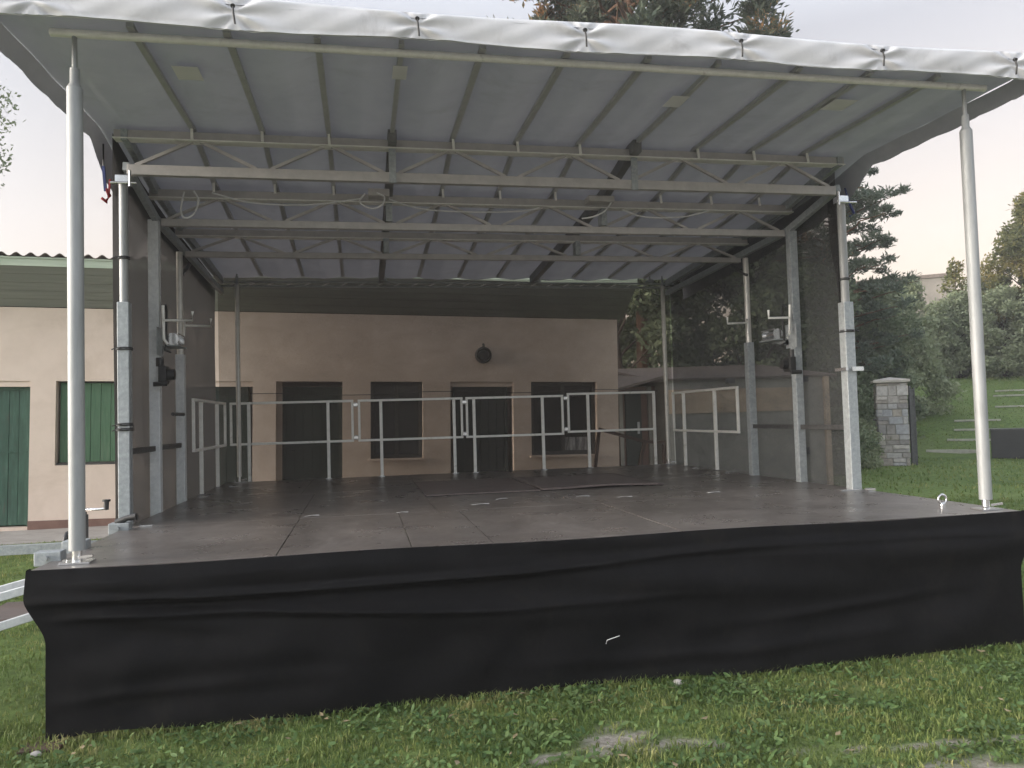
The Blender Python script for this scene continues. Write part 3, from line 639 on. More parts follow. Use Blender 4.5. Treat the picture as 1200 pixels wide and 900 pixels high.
# ------------------------------------------------------------------ loose things on and round the stage
s1 = MB().box(2.30, 3.50, 2.95, 4.72, D + .003, D + .015).build('plywood_sheet', M['redply'], bevel=.002)
tag(s1, 'left one of two reddish plywood sheets lying flat on the deck', 'plywood sheet', 'loose plywood on the deck')
def warp(u, v): 
    x = 3.53 + u * 1.35; y = 2.98 + v * 1.75
    return (x, y, D + .016 + .016 * max(0, 1 - v * 1.4) * math.exp(-((u - .55) / .3) ** 2))
s2 = MB().grid(warp, 24, 8).build('plywood_sheet', M['redply'], thick=.012)
tag(s2, 'right plywood sheet on the deck with its front edge warped up', 'plywood sheet', 'loose plywood on the deck')
for i, (x, y, w, h, a, lb) in enumerate(((2.72, 1.98, .16, .02, .1, 'white tape scrap on the deck left of centre'), (2.98, 2.35, .12, .035, .3, 'white tape scrap just in front of the loose plywood'),
                                  (3.75, 2.22, .13, .04, -.2, 'whitest tape scrap below the warped plywood edge'), (4.1, 2.0, .14, .015, 0, 'thin tape strip right of the whitest scrap'),
                                  (5.0, 2.0, .13, .03, .1, 'white tape scrap on the right half of the deck'), (2.0, 1.66, .10, .02, 0, 'small tape scrap on the seam of the deck'), (1.25, 1.75, .12, .02, .2, 'tape scrap far left on the deck seam'))):
    c_, s_ = math.cos(a), math.sin(a)
    vs = [(x + c_ * p - s_ * q, y + s_ * p + c_ * q, D + .004 + z) for p, q, z in ((-w / 2, -h / 2, 0), (0, -h / 2 - .006, .006), (w / 2, -h / 3, 0), (w / 2, h / 2, .004), (.01, h / 2 + .008, .003), (-w / 2, h / 2, 0))]
    o = MB().add(vs, [(0, 1, 4, 5), (1, 2, 3, 4)]).build('tape_scrap', M['paper'], thick=.001); tag(o, lb, 'tape', 'tape scraps on the deck')
def strap(x, y, z, w, label, tail=1):
    o = MB().torus((x, y, z), w * .80, .007, 'z', 18, 6)
    o.torus((x + .003, y, z + .014), w * .78, .005, 'z', 18, 6)
    o.tube([(x, y - w * .8, z), (x - .04 * tail, y - w * .9, z + .012), (x - .08 * tail, y - w * .85, z - .006)], .005, 6)
    o = o.build('black_strap', M['black']); tag(o, label, 'strap', 'black straps on the side posts'); return o
strap(LX, 1.75, 2.375, .075, 'black strap tied round the left front square post at mid height')
strap(LX, 1.75, 1.72, .078, 'lower black strap on the left front square post, level with the green shutter'); strap(LX, 1.75, 1.76, .075, 'second lower black strap on the left front post, just above the lowest')
strap(LX, 1.75, 3.12, .05, 'black strap high round the left front tube'); 
strap(RX, 1.75, 2.47, .082, 'black strap round the right front square post', -1); strap(RX, 1.75, 2.98, .055, 'black strap round the right front tube above the square post', -1)
# rope with red and blue hook at the left roof corner
rg = empty('rope_tackle', (-.40, 1.9, 3.9), 'dark rope with red hook and blue strap dangling at the left roof edge', 'rope')
MB().tube([(0, 0, .22), (.0, 0, .05), (.005, 0, -.06)], .007, 8).build('rope', M['black'], rg)
MB().bar((.0, 0, .03), (.015, 0, -.18), .022).build('blue_strap', M['blue'], rg)
MB().tube([(.02, 0, -.16), (.045, 0, -.22), (.02, -.0, -.27), (-.015, 0, -.24)], [.012, .016, .020, .012], 8).bar((.05, 0, -.08), (.04, 0, -.2), .014).build('red_hook', M['red'], rg)
rg2 = empty('rope_tackle', (6.58, 2.0, 3.82), 'blue strap looped on the right roof edge above the front post', 'rope')
MB().tube([(-.02, 0, .15), (.02, 0, 0), (.07, 0, -.11), (.02, 0, -.14)], [.008, .012, .014, .01], 8).build('blue_strap', M['blue'], rg2)
def cable(pts, label, r=.008):
    n = 24; P = [Vector(p) for p in pts]; out = []
    for i in range(len(P) - 1):
        p_, a, b_, q = P[max(i - 1, 0)], P[i], P[i + 1], P[min(i + 2, len(P) - 1)]
        for k in range(8):
            t = k / 8; out.append(.5 * ((2 * a) + (b_ - p_) * t + (2 * p_ - 5 * a + 4 * b_ - q) * t * t + (3 * a - p_ - 3 * b_ + q) * t ** 3))
    out.append(P[-1]); o = MB().tube(out, r, 8).build('white_cable', M['cable']); tag(o, label, 'cable', 'white cables under the roof'); return o
cable([(.14, 2.35, 3.86), (.11, 2.35, 3.70), (.14, 2.35, 3.62), (.22, 2.35, 3.66), (.26, 2.35, 3.78), (.22, 2.35, 3.87)], 'looped white cable hanging by the left winch post under the roof')
cable([(1.75, 2.33, 3.88), (1.70, 2.33, 3.80), (1.80, 2.33, 3.74), (1.90, 2.33, 3.77), (1.93, 2.33, 3.85), (1.86, 2.33, 3.89)], 'white cable loop below the left junction box')
cable([(1.98, 2.5, 3.88), (2.3, 2.6, 3.82), (2.8, 2.6, 3.80), (3.3, 2.6, 3.82), (3.5, 2.6, 3.86)], 'white cable slung between the two main roof beams')
cable([(4.2, 2.38, 3.88), (4.12, 2.38, 3.78), (4.0, 2.38, 3.72), (3.88, 2.38, 3.70)], 'short white cable dropping from the right junction box')
cable([(4.35, 2.5, 3.83), (4.6, 2.5, 3.76), (5.0, 2.5, 3.77), (5.3, 2.5, 3.84)], 'white cable sagging right of the right junction box')
cable([(.35, 2.5, 3.90), (.7, 2.55, 3.83), (1.2, 2.55, 3.82), (1.72, 2.5, 3.88)], 'white cable sagging between the left post and the left junction box')
# stair leaning at the left front corner
st = empty('folded_stair', (-.62, .3, 0), 'white metal stair with plywood treads standing off the left deck corner', 'stair')
A, B_ = (-1.0, -.12, .46 - .0), (.42, .22, .78)
MB().bar((-1.2, -.25, .43), (.43, .03, .80), .035, .05).build('stringer', M['galvpale'], st, bevel=.004)
MB().bar((-1.2, .30, .43), (.43, .55, .80), .035, .05).build('stringer', M['galvpale'], st, bevel=.004)
MB().bar((-1.2, -.25, .22), (.43, .03, .63), .035, .05).build('stringer', M['galvpale'], st, bevel=.004)
for t in (.12, .42, .72):
    x = -1.2 + 1.6 * t; zz = .27 + .38 * t
    MB().box(x - .02, x + .26, -.15 + .2 * t, .36 + .2 * t, zz + .02, zz + .045).build('tread', M['ply'], st, bevel=.002)
    MB().bar((x - .03, -.26 + .28 * t, zz - .04), (x - .03, -.26 + .28 * t, zz + .20), .03).build('upright', M['rail'], st)
MB().bar((-1.18, -.25, 0), (-1.18, -.25, .45), .04).bar((-1.18, .30, 0), (-1.18, .30, .45), .04).build('leg', M['rail'], st)
MB().tube([(.22, .20, .80), (.28, .18, .83), (.36, .19, .83), (.41, .21, .81)], .016, 8).build('hook', M['chrome'], st)
sl = MB().box(-.17, .04, -.36, -.15, .0, .02).build('base_plate', M['brownwood'], bevel=.004); tag(sl, 'flat brown board under the left front corner of the skirt', 'slab')
sl = MB().box(6.18, 6.44, -.22, .1, .0, .03).build('base_plate', M['concrete'], bevel=.008); tag(sl, 'pale slab under the right front leg of the stage', 'slab')
def rock(x, y, z, r, name, label, mat, sc_=(1, 1, .6)):
    vs, fs = [], []; b = MB(); rnd = random.Random(x * 31)
    pts = []
    b.grid(lambda u, v: (x + r * sc_[0] * math.sin(v * PI) * math.cos(u * 2 * PI) * (1 + .15 * math.sin(u * 2 * PI * 3 + v * 4)), y + r * sc_[1] * math.sin(v * PI) * math.sin(u * 2 * PI) * (1 + .1 * math.cos(u * 2 * PI * 2)), z + r * sc_[2] * -math.cos(v * PI)), 16, 8)
    o = b.build(name, mat); tag(o, label, 'stone'); return o
rock(-.05, -.43, .025, .028, 'stone', 'pale round stone in the grass at the lower left', M['stone_cap'])
rock(3.62, -.30, .02, .035, 'stone', 'grey stone at the foot of the skirt right of the middle', M['stone_cap'])
rock(-2.2, 4.4, .03, .06, 'stone', 'pale stone in the lawn in front of the green shutter', M['stone_cap'])

# ------------------------------------------------------------------ main building
bd = empty('village_building', (0, 7.247, .317), 'long single storey cream building with green doors behind the stage', 'building', rot=(0, .019, .042))
WT = 3.126
holes = [(-3.98, -3.0, 0, 2.07), (-2.67, -1.80, .86, 2.07), (-1.06, .02, 0, 2.07), (.36, 1.35, 0, 2.07), (1.78, 2.60, .86, 2.07), (3.04, 4.08, 0, 2.07), (4.38, 5.52, .86, 2.07),
         (-6.6, -5.2, .86, 2.07), (-9.2, -8.2, 0, 2.07), (-12.2, -10.8, .86, 2.07)]
def wall_with_holes(holes, x0, x1, z0, z1, depth, thick):
    b = MB(); X = sorted({x0, x1, *[h[0] for h in holes], *[h[1] for h in holes]}); Z = sorted({z0, z1, *[h[2] for h in holes], *[h[3] for h in holes]})
    for a, c in zip(X, X[1:]):
        for e, f_ in zip(Z, Z[1:]):
            if any(h[0] <= a and c <= h[1] and h[2] <= e and f_ <= h[3] for h in holes): continue
            b.add([(a, 0, e), (c, 0, e), (c, 0, f_), (a, 0, f_)], [(0, 1, 2, 3)])
    for h0, h1, h2, h3 in holes:
        b.add([(h0, 0, h2), (h0, 0, h3), (h0, thick, h3), (h0, thick, h2)], [(0, 1, 2, 3)]); b.add([(h1, 0, h2), (h1, thick, h2), (h1, thick, h3), (h1, 0, h3)], [(0, 1, 2, 3)])
        b.add([(h0, 0, h3), (h1, 0, h3), (h1, thick, h3), (h0, thick, h3)], [(0, 1, 2, 3)]); b.add([(h0, 0, h2), (h0, thick, h2), (h1, thick, h2), (h1, 0, h2)], [(0, 1, 2, 3)])
    b.add([(x0, 0, z0), (x0, 0, z1), (x0, depth, z1), (x0, depth, z0)], [(0, 1, 2, 3)]); b.add([(x1, 0, z0), (x1, depth, z0), (x1, depth, z1), (x1, 0, z1)], [(0, 1, 2, 3)])
    b.add([(x0, depth, z0), (x0, depth, z1), (x1, depth, z1), (x1, depth, z0)], [(0, 1, 2, 3)])
    return b
bw = wall_with_holes(holes, -14, 5.9, -.5, WT, 7, .16).build('wall', M['plaster'], bd)
def planks(x0, x1, z0, z1, y, n, vert=True):
    b = MB(); w = (x1 - x0) / n
    for i in range(n): b.box(x0 + i * w + .003, x0 + (i + 1) * w - .003, y - random.uniform(.0, .004), y + .02, z0, z1)
    b.box(x0, x1, y + .012, y + .03, z0 + .002, z1 - .002)
    return b
def door(x0, x1, mat, top=1.94, n=6, handle=None):
    o = planks(x0, x1, .02, top, .12, n).build('door', mat, bd, bevel=.002)
    b = MB().box(x0 - .05, x0, .10, .158, 0, top + .05).box(x1, x1 + .05, .10, .158, 0, top + .05).box(x0, x1, .10, .158, top, top + .05); b.build('door_frame', mat, o)
    for z in (1.05,): MB().box(x0 + .01, x1 - .01, .105, .118, z, z + .02).build('door_rail', mat, o)
    if handle: MB().cyl((handle, .09, 1.0), (handle, .12, 1.0), .012).cyl((handle, .09, 1.0), (handle + .09, .09, 1.0), .010).build('handle', M['dark'], o)
def lintel(x0, x1): MB().box(x0, x1, .02, .155, 1.99, 2.068).build('lintel', M['plaster'], bd)
door(-3.93, -3.05, M['teal'], n=7, handle=-3.85); lintel(-3.978, -3.002)
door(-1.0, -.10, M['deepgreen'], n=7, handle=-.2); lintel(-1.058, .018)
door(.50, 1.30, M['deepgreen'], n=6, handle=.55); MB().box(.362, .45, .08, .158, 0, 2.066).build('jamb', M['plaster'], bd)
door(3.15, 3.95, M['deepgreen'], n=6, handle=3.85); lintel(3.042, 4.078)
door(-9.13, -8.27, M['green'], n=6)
o = planks(-2.64, -1.83, .90, 2.05, .10, 6).build('window_shutter', M['green'], bd, bevel=.002)
MB().box(-2.669, -1.801, .06, .158, .862, .895).build('sill', M['frame'], o)
for x0, x1, lace in ((1.78, 2.60, 0), (4.38, 5.52, 1), (-6.6, -5.2, 0), (-12.2, -10.8, 0)):
    b = MB().box(x0 + .002, x0 + .06, .09, .15, .862, 2.068).box(x1 - .06, x1 - .002, .09, .15, .862, 2.068).box(x0 + .06, x1 - .06, .09, .15, 2.01, 2.068).box(x0 + .06, x1 - .06, .09, .15, .862, .92)
    m_ = (x0 + x1) / 2; b.box(m_ - .03, m_ + .03, .092, .148, .92, 2.01)
    o = b.build('window', M['frame'], bd, bevel=.003)
    MB().box(x0 + .06, x1 - .06, .115, .125, .92, 2.01).build('pane', M['glass'], o)
    MB().box(x0 - .03, x1 + .03, -.04, .05, .83, .86).build('sill', M['plaster'], o)
    if lace: 
        MB().grid(lambda u, v: (x0 + .55 + u * .5, .108 + .004 * math.sin(u * 60), .93 + v * .22), 60, 2).build('lace_curtain', M['lace'], o)
X = [-14] + sum([[h[0], h[1]] for h in sorted(holes) if h[2] == 0], []) + [5.9]
for a, c in zip(X[0::2], X[1::2]): MB().box(a, c, -.018, -.002, -.1, .085).build('plinth', M['plinth'], bd)
OH, EB, ET = .68, 3.60, 3.775
b = MB().box(-14.3, 6.0, -OH, -OH + .03, EB, ET - .05).box(-14.3, 6.0, -OH - .012, -OH - .001, ET - .075, ET - .052); b.build('fascia_board', M['fascia'], bd)
b = MB()
zz_ = lambda t: WT + (EB - WT) * t + .01
nb = 5
for k in range(nb):
    t0, t1 = k / nb, (k + 1) / nb
    b.add([(-14.3, -OH * t0 - .004, zz_(t0)), (6.0, -OH * t0 - .004, zz_(t0)), (6.0, -OH * t1 + .004, zz_(t1)), (-14.3, -OH * t1 + .004, zz_(t1))], [(0, 1, 2, 3)])
b.build('soffit', M['soffit'], bd, thick=.012)
def corr(u, v):
    x = -14.3 + u * 20.3; y = -OH - .03 + v * 7.9
    return (x, y, ET - .02 + .026 * math.sin(x * 2 * PI / .177) - v * 7.9 * .12)
MB().grid(corr, 20 * 45, 1).build('roof', M['corr'], bd, thick=.008)
lp = MB().cyl((3.58, -.05, 2.50), (3.58, -.002, 2.50), .135, 24).build('wall_lamp', M['dark'], bd)
MB().torus((3.58, -.06, 2.50), .115, .018, 'y', 24, 8).torus((3.58, -.075, 2.50), .06, .008, 'y').cyl((3.58, -.06, 2.63), (3.58, -.03, 2.68), .02).bar((3.46, -.08, 2.5), (3.70, -.08, 2.5), .01).bar((3.58, -.08, 2.38), (3.58, -.08, 2.62), .01, up=(1, 0, 0)).build('lamp_guard', M['frame'], lp)
MB().grid(lambda u, v: (3.58 + .10 * math.sin(v * PI / 2) * math.cos(u * 2 * PI), -.052 - .05 * math.cos(v * PI / 2), 2.50 + .10 * math.sin(v * PI / 2) * math.sin(u * 2 * PI)), 20, 6).build('lamp_glass', M['glass'], lp)
wr = MB().tube([(-.4 + k * .25, 7.15 + .01 * k, 2.18 - .002 * k + .02 * math.sin(k * .6)) for k in range(29)], .006, 6).build('wire', M['black']); tag(wr, 'thin dark wire strung along the cream facade above the guard rails', 'wire')

# ------------------------------------------------------------------ outbuilding, handrail
ob = empty('outbuilding', (9.5, 10.2, 0), 'low grey outbuilding with a beige band seen through the right net', 'building')
MB().box(-1.65, 2.05, 0, 3, -.1, 2.44).build('wall', M['greyrender'], ob)
MB().box(-1.62, 1.47, -.02, -.002, 1.70, 2.20).build('beige_panel', M['band'], ob)
MB().box(1.98, 2.09, -.08, -.003, -.1, 2.42).build('corner_post', M['band'], ob)
MB().add([(-1.9, -.06, 2.43), (2.3, -.06, 2.46), (2.3, 3.2, 2.9), (-1.9, 3.2, 2.85)], [(0, 1, 2, 3)]).build('roof', M['corr'], ob, thick=.05)
MB().box(-2.95, -1.66, .5, 3, -.1, 2.3).build('annex_wall', M['plinth'], ob)
o = MB().box(-2.35, -2.0, .46, .498, 0.2, 2.15).build('door', M['deepgreen'], ob); MB().box(-2.10, -2.05, .44, .458, 1.3, 1.55).build('notice', M['paper'], o)
MB().box(-2.5, -2.42, .42, .497, 0, 2.2).box(-1.85, -1.77, .42, .497, 0, 2.3).build('door_post', M['greyrender'], ob)
MB().add([(-3.3, -.2, 2.12), (-1.7, -.2, 2.5), (-1.7, 3.1, 2.75), (-3.3, 3.1, 2.4)], [(0, 1, 2, 3)]).build('annex_roof', M['corr'], ob, thick=.05)
for x, z in ((1.5, 2.36), (-.2, 2.36)): MB().box(x - .08, x + .08, -.12, -.003, z - .05, z + .06).build('lamp', M['dark'], ob)
MB().box(1.45, 1.58, -.05, -.003, .75, .9).build('socket', M['dark'], ob)
hr = empty('wooden_handrail', (5.9, 6.95, 0), 'dark brown wooden handrail sloping beyond the right rear pole', 'handrail')
MB().bar((-.5, 0, 1.50), (.28, 0, 1.27), .06, .05).bar((.28, 0, 1.27), (.62, 0, 1.25), .06, .05).build('rail', M['brownwood'], hr)
MB().bar((-.5, 0, 1.48), (-.66, 0, .33), .05).build('leg', M['brownwood'], hr); MB().bar((.26, 0, 1.25), (.02, 0, .33), .05).build('leg', M['brownwood'], hr); MB().bar((.6, 0, 1.23), (.58, 0, 0), .06).build('leg', M['brownwood'], hr)

# ------------------------------------------------------------------ stone pillar and gate post
pl = empty('stone_pillar', (16.95, 15.3, 0), 'grey stone gate pillar with a flat cap stone on the lawn', 'pillar', rot=(0, 0, -.55))
def stone_mat():
    m, nt, out = new_mat('pillar_stone')
    b = nt.nodes.new('ShaderNodeBsdfPrincipled'); b.inputs['Roughness'].default_value = .9; nt.links.new(b.outputs[0], out.inputs[0])
    oi = nt.nodes.new('ShaderNodeNewGeometry'); r = ramp(nt, oi.outputs['Random Per Island'], [(0, (.22, .215, .22)), (.35, (.36, .32, .27)), (.6, (.31, .32, .34)), (1, (.55, .50, .44))])
    n = noise(nt, 9, 6, .75, coords(nt)); r2 = ramp(nt, n.outputs['Fac'], [(.3, g(.65)), (.7, g(1.25))])
    nt.links.new(mixc(nt, 1.0, r.outputs['Color'], r2.outputs['Color'], 'MULTIPLY'), b.inputs['Base Color'])
    bp = nt.nodes.new('ShaderNodeBump'); bp.inputs['Strength'].default_value = .6; bp.inputs['Distance'].default_value = .02
    nt.links.new(n.outputs['Fac'], bp.inputs['Height']); nt.links.new(bp.outputs[0], b.inputs['Normal']); return m
M['pstone'] = stone_mat()
b = MB(); rnd = random.Random(5); z = .0; W_ = .40
while z < 2.36:
    h = min(rnd.choice([.10, .16, .22, .30]), 2.40 - z)
    if h < .05: break
    for side in range(4):
        t = -W_
        while t < W_ - .02:
            w = min(rnd.uniform(.14, .42), W_ - t); w = w if W_ - t - w > .1 else W_ - t
            o_ = W_ + rnd.uniform(0, .03); a0, a1 = t + .008, t + w - .008
            if rnd.random() < .3 and h > .2: parts = [(z, z + h * .45), (z + h * .48, z + h)]
            else: parts = [(z, z + h)]
            for za, zb in parts:
                if side == 0: b.box(a0, a1, -o_, -W_ + .15, za + .008, zb - .006)
                elif side == 1: b.box(a0, a1, W_ - .15, o_, za + .008, zb - .006)
                elif side == 2: b.box(-o_, -W_ + .15, a0, a1, za + .008, zb - .006)
                else: b.box(W_ - .15, o_, a0, a1, za + .008, zb - .006)
            t += w
    z += h
b.build('stone_shaft', M['pstone'], pl, bevel=.012)
MB().box(-W_ + .02, W_ - .02, -W_ + .02, W_ - .02, -.1, 2.4).build('mortar_core', M['greyrender'], pl)
b = MB().box(-.49, .49, -.49, .49, 2.41, 2.50).add([(-.46, -.46, 2.50), (.46, -.46, 2.50), (.46, .46, 2.50), (-.46, .46, 2.50), (0, 0, 2.58)], [(0, 1, 4), (1, 2, 4), (2, 3, 4), (3, 0, 4)]); b.build('cap_stone', M['stone_cap'], pl, bevel=.02)
MB().cyl((-.5, -.1, 1.35), (-.40, -.1, 1.33), .03).build('hinge_pin', M['dark'], pl)
gp = MB().box(17.24, 17.30, 14.86, 14.92, 0, 2.3).box(17.30, 17.38, 14.87, 14.90, .05, 2.2).box(17.38, 17.42, 14.86, 14.91, 0, 2.25).build('gate_leaf', M['leafdark'] if 0 else M['dark']); tag(gp, 'narrow dark gate leaf folded back beside the stone pillar', 'gate')
# black box and seating steps on the slope
NV, TV, CAMP = Vector((.66, .75, 0)), Vector((.75, -.66, 0)), Vector((1.69, -5.03, 0))
def slope_pt(sd, t):
    p = CAMP + NV * sd + TV * t; return Vector((p.x, p.y, float(hgt(np.float64(p.x), np.float64(p.y)))))
p = slope_pt(28.3, .55)
bp_ = empty('black_box', p, 'large black box on the lawn at the right edge behind the front pole', 'box', rot=(0, 0, math.atan2(-.66, .75)))
MB().box(0, 3.2, 0, .5, .02, .90).build('body', M['blackpanel'], bp_, bevel=.01); MB().box(-.02, 3.22, -.02, .52, .90, .94).build('lid', M['dark'], bp_)
def plank_step(s, t0, t1, label, w=.10):
    b = MB(); n_ = 8
    for k in range(n_):
        p = slope_pt(s, t0 + (t1 - t0) * k / n_); q = slope_pt(s, t0 + (t1 - t0) * (k + 1) / n_)
        b.bar((p.x, p.y, p.z + .02), (q.x, q.y, q.z + .02), .25, w)
    o = b.build('seating_step', M['plank']); tag(o, label, 'seating step', 'wooden seating steps in the grass slope'); return o
names_ = ['lowest and longest pale seating step at the foot of the slope', 'second seating step up the grass slope', 'third seating step up the grass slope', 'fourth seating step up the slope', 'fifth seating step up the slope', 'sixth seating step near the top of the slope', 'topmost seating step below the bushes']
for k, (s, t0, t1) in enumerate(((29.6, -1.3, .5), (31.2, -.7, .6), (32.6, -.5, .9), (34.0, -.5, 1.0), (36.2, .9, 2.3), (38.2, .9, 2.4), (39.2, 1.0, 2.5))):
    plank_step(s, t0, t1, names_[k], .16 if k == 0 else .06)

# ------------------------------------------------------------------ vegetation
def leaf_cloud(centers, radii, n_each, size, flat=.75, needle=False, seed=0, shell=.55):
    r = np.random.default_rng(seed); Vs = []
    cen = np.repeat(np.array(centers), n_each, 0); rad = np.repeat(np.array(radii), n_each)
    N = len(cen); d = r.normal(size=(N, 3)); d /= np.linalg.norm(d, axis=1)[:, None]
    rr = rad * (shell + (1 - shell) * r.random(N)) * np.where(r.random(N) < .12, 1.18, 1) * r.uniform(.35, 1, N) ** .33
    p = cen + d * rr[:, None] * np.array([1, 1, flat])
    s = size * r.uniform(.6, 1.4, N)
    if needle:
        ax = d * np.array([1, 1, .5]) + np.array([0, 0, .5]) + r.normal(0, .45, (N, 3))
    else: ax = r.normal(size=(N, 3))
    ax /= np.linalg.norm(ax, axis=1)[:, None]
    sd = np.cross(ax, r.normal(size=(N, 3))); sd /= np.linalg.norm(sd, axis=1)[:, None]
    wl = (.30 if needle else .55)
    q = [p - ax * s[:, None] * .5, p + sd * (s * wl * .5)[:, None], p + ax * s[:, None] * .6, p - sd * (s * wl * .5)[:, None]]
    P = np.stack(q, 1).reshape(-1, 3); F = np.arange(N)[:, None] * 4 + np.arange(4)
    return P, F
def limb(b, p, q, r0, r1, seed, n=5):
    rnd = random.Random(seed); p, q = Vector(p), Vector(q); L = (q - p).length; pts = []
    for k in range(n + 1):
        t = k / n; w = L * .05 * math.sin(t * PI); pts.append(p.lerp(q, t) + Vector((rnd.uniform(-w, w), rnd.uniform(-w, w), rnd.uniform(0, w))))
    b.tube(pts, [r0 + (r1 - r0) * k / n for k in range(n + 1)], 7, False)
def broad_tree(loc, H, R, label, mat, seed, n=26, leaves=500, size=.16, base=.2, cat='tree', name='broadleaf_tree', group=None, flat=.8, tr=.16, clump_r=.30, shell=.4):
    rnd = random.Random(seed); o = empty(name, loc, label, cat, group)
    b = MB(); b.tube([(0, 0, -.3), (.05 * R, 0, H * .3), (0, .04 * R, H * .6), (.03 * R, 0, H * .85)], [tr, tr * .75, tr * .45, tr * .15], 10, False)
    cs, rs = [], []
    for i in range(n):
        t = (i + .5) / n; z = H * (base + (1 - base) * t * .93); k = (z / H - base) / (1 - base)
        prof = R * (math.sin(min(1, k * 1.0 + .18) * PI) ** .6) * rnd.uniform(.45, 1.0); a = i * 2.4 + rnd.uniform(-.5, .5)
        c = (prof * math.cos(a), prof * math.sin(a), z); cs.append(c); rs.append(R * clump_r * rnd.uniform(.7, 1.4))
        limb(b, (0, 0, max(.1, z - H * .18)), c, tr * .3, tr * .06, seed * 100 + i)
    b.build('trunk', M['bark'], o)
    P, F = leaf_cloud(cs, rs, leaves, size, flat, False, seed, shell)
    raw_mesh('crown', P, F, mat, o); return o
def pine_tree(loc, H, R, label, mat, seed, base=.35, whorls=9, per=5, tuft=420, size=.22, tr=.2, group=None, tip=1.0, name='pine_tree'):
    rnd = random.Random(seed); o = empty(name, loc, label, 'tree', group)
    b = MB(); b.tube([(0, 0, -.3), (.1, 0, H * .35), (.05, .05, H * .7), (0, 0, H)], [tr, tr * .8, tr * .5, tr * .08], 10, False)
    cs, rs = [], []
    for w in range(whorls):
        k = w / (whorls - 1); z = H * (base + (1 - base) * k * .98); zw = z; RR = R * (math.cos((k - .25) * 1.9 * tip) ** .8 if math.cos((k - .25) * 1.9 * tip) > 0.05 else .15)
        for j in range(per):
            a = w * 1.3 + j * 2 * PI / per + rnd.uniform(-.4, .4); L = RR * rnd.uniform(.5, 1.15); z = zw + rnd.uniform(-.5, .5) * H * (1 - base) / whorls
            dz = L * rnd.uniform(-.05, .18)
            e = (L * math.cos(a), L * math.sin(a), z + dz)
            limb(b, (0, 0, z - .2), e, tr * .25, tr * .05, seed * 50 + w * 9 + j)
            m_ = 4
            for q in range(1, m_ + 1):
                t = .30 + .70 * q / m_; sp = L * .16
                cs.append((e[0] * t + rnd.uniform(-sp, sp), e[1] * t + rnd.uniform(-sp, sp), z + dz * t + rnd.uniform(-.1, .22))); rs.append(rnd.uniform(.16, .42) * R * .42)
    b.build('trunk', M['pinebark'], o)
    P, F = leaf_cloud(cs, rs, tuft, size, .58, True, seed, .25)
    raw_mesh('crown', P, F, mat, o); return o
pine_tree((9.75, 16.5, 0), 17.5, 5.6, 'tall pine with sunlit orange painted into its needles rising above the stage roof', M['pinegold'], 3, .30, 12, 8, 330, .22, .24, tip=.85)
pine_tree((18.2, 19.5, 0), 11.6, 2.7, 'layered dark pine on the right between the roof and the far building', M['pine'], 9, .22, 15, 8, 95, .17, .18)
pine_tree((14.0, 24.0, 0), 15.0, 3.8, 'dark pine hidden behind the right net, left of the layered pine', M['pine'], 15, .15, 10, 6, 260, .26, .2)
broad_tree((8.6, 15.5, 0), 8.2, 2.6, 'dark broadleaf tree behind the low outbuilding', M['leafdark'], 21, 26, 650, .16, .15)
broad_tree((12.3, 15.2, 0), 7.4, 2.6, 'dark tree behind the right end of the outbuilding', M['leafdark'], 22, 26, 650, .16, .1)
broad_tree((15.2, 17.6, 0), 7.2, 2.6, 'dark rounded tree left of the stone pillar', M['leafdark'], 23, 28, 650, .15, .05)
broad_tree((17.0, 21.0, 0), 5.6, 2.6, 'dark green bushy tree just behind the stone pillar', M['leafdark'], 24, 26, 600, .16, .02)
broad_tree((10.5, 21.5, 0), 9.5, 3.4, 'dark tree deep behind the outbuilding', M['leafdark'], 25, 28, 600, .2, .1)
sh = (('low dark shrub at the foot of the right front post', 13.6, 13.6, 1.7, 1.3, 'leafdark'), ('low dark shrub left of the stone pillar foot', 15.6, 15.3, 1.5, 1.2, 'leafmid'), ('small green shrub right behind the stone pillar', 17.6, 17.2, 1.3, .9, 'leafmid'))
for i, (lb, x, y, h, r, m_) in enumerate(sh): broad_tree((x, y, 0), h, r, lb, M[m_], 40 + i, 16, 420, .09, .0, 'shrub', 'shrub', 'shrubs on the lawn edge', .7, .04)
hed = [(29.5, -4.4, 7.0, 2.2, 'leafdark', 'tall dark bush right beside the right front post'), (31.0, -2.9, 6.2, 1.9, 'leafdark', 'dark bush rising straight behind the stone pillar'), (35, -2.5, 5.6, 2.0, 'leafmid', 'bush to the right behind the stone pillar, leading up to the far building'),
       (43.5, -2.3, 5.2, 2.1, 'leafmid', 'olive bush below the left half of the far building'), (44.0, -.3, 4.2, 2.0, 'leafmid', 'lower olive bush below the right half of the far building'), (44.0, 1.6, 4.4, 2.1, 'leafmid', 'olive bush crossed by the right front pole'),
       (43.5, 3.6, 5.0, 2.3, 'leafmid', 'greyish bush under the yellowing tree'), (43.5, 5.8, 5.2, 2.4, 'leafmid', 'greyish bush cut by the right edge of the view'), (48, .8, 5.2, 2.2, 'leafmid', 'second row bush left of the yellowing tree'), (37, -5.5, 7.6, 2.7, 'leafdark', 'tall dark bush behind the layered pine')]
for i, (sd, t, h, r, m_, lb) in enumerate(hed):
    p = slope_pt(sd, t)
    broad_tree((p.x, p.y, p.z - .1), h, r, lb, M[m_], 60 + i, 26, 620, .16, .0, 'bush', 'bush', 'bushes above the grass slope', .8, .10, .34)
p = slope_pt(45.5, 3.2); broad_tree(p, 9.2, 2.5, 'tall yellowing tree at the right edge against the sky', M['leafgold'], 81, 46, 900, .19, .08, flat=.9, clump_r=.32)
p = slope_pt(46.5, -.3); broad_tree(p, 6.2, 1.1, 'thin sparse sapling beside the far building', M['leafgold'], 83, 14, 110, .18, .3, clump_r=.45, tr=.06)
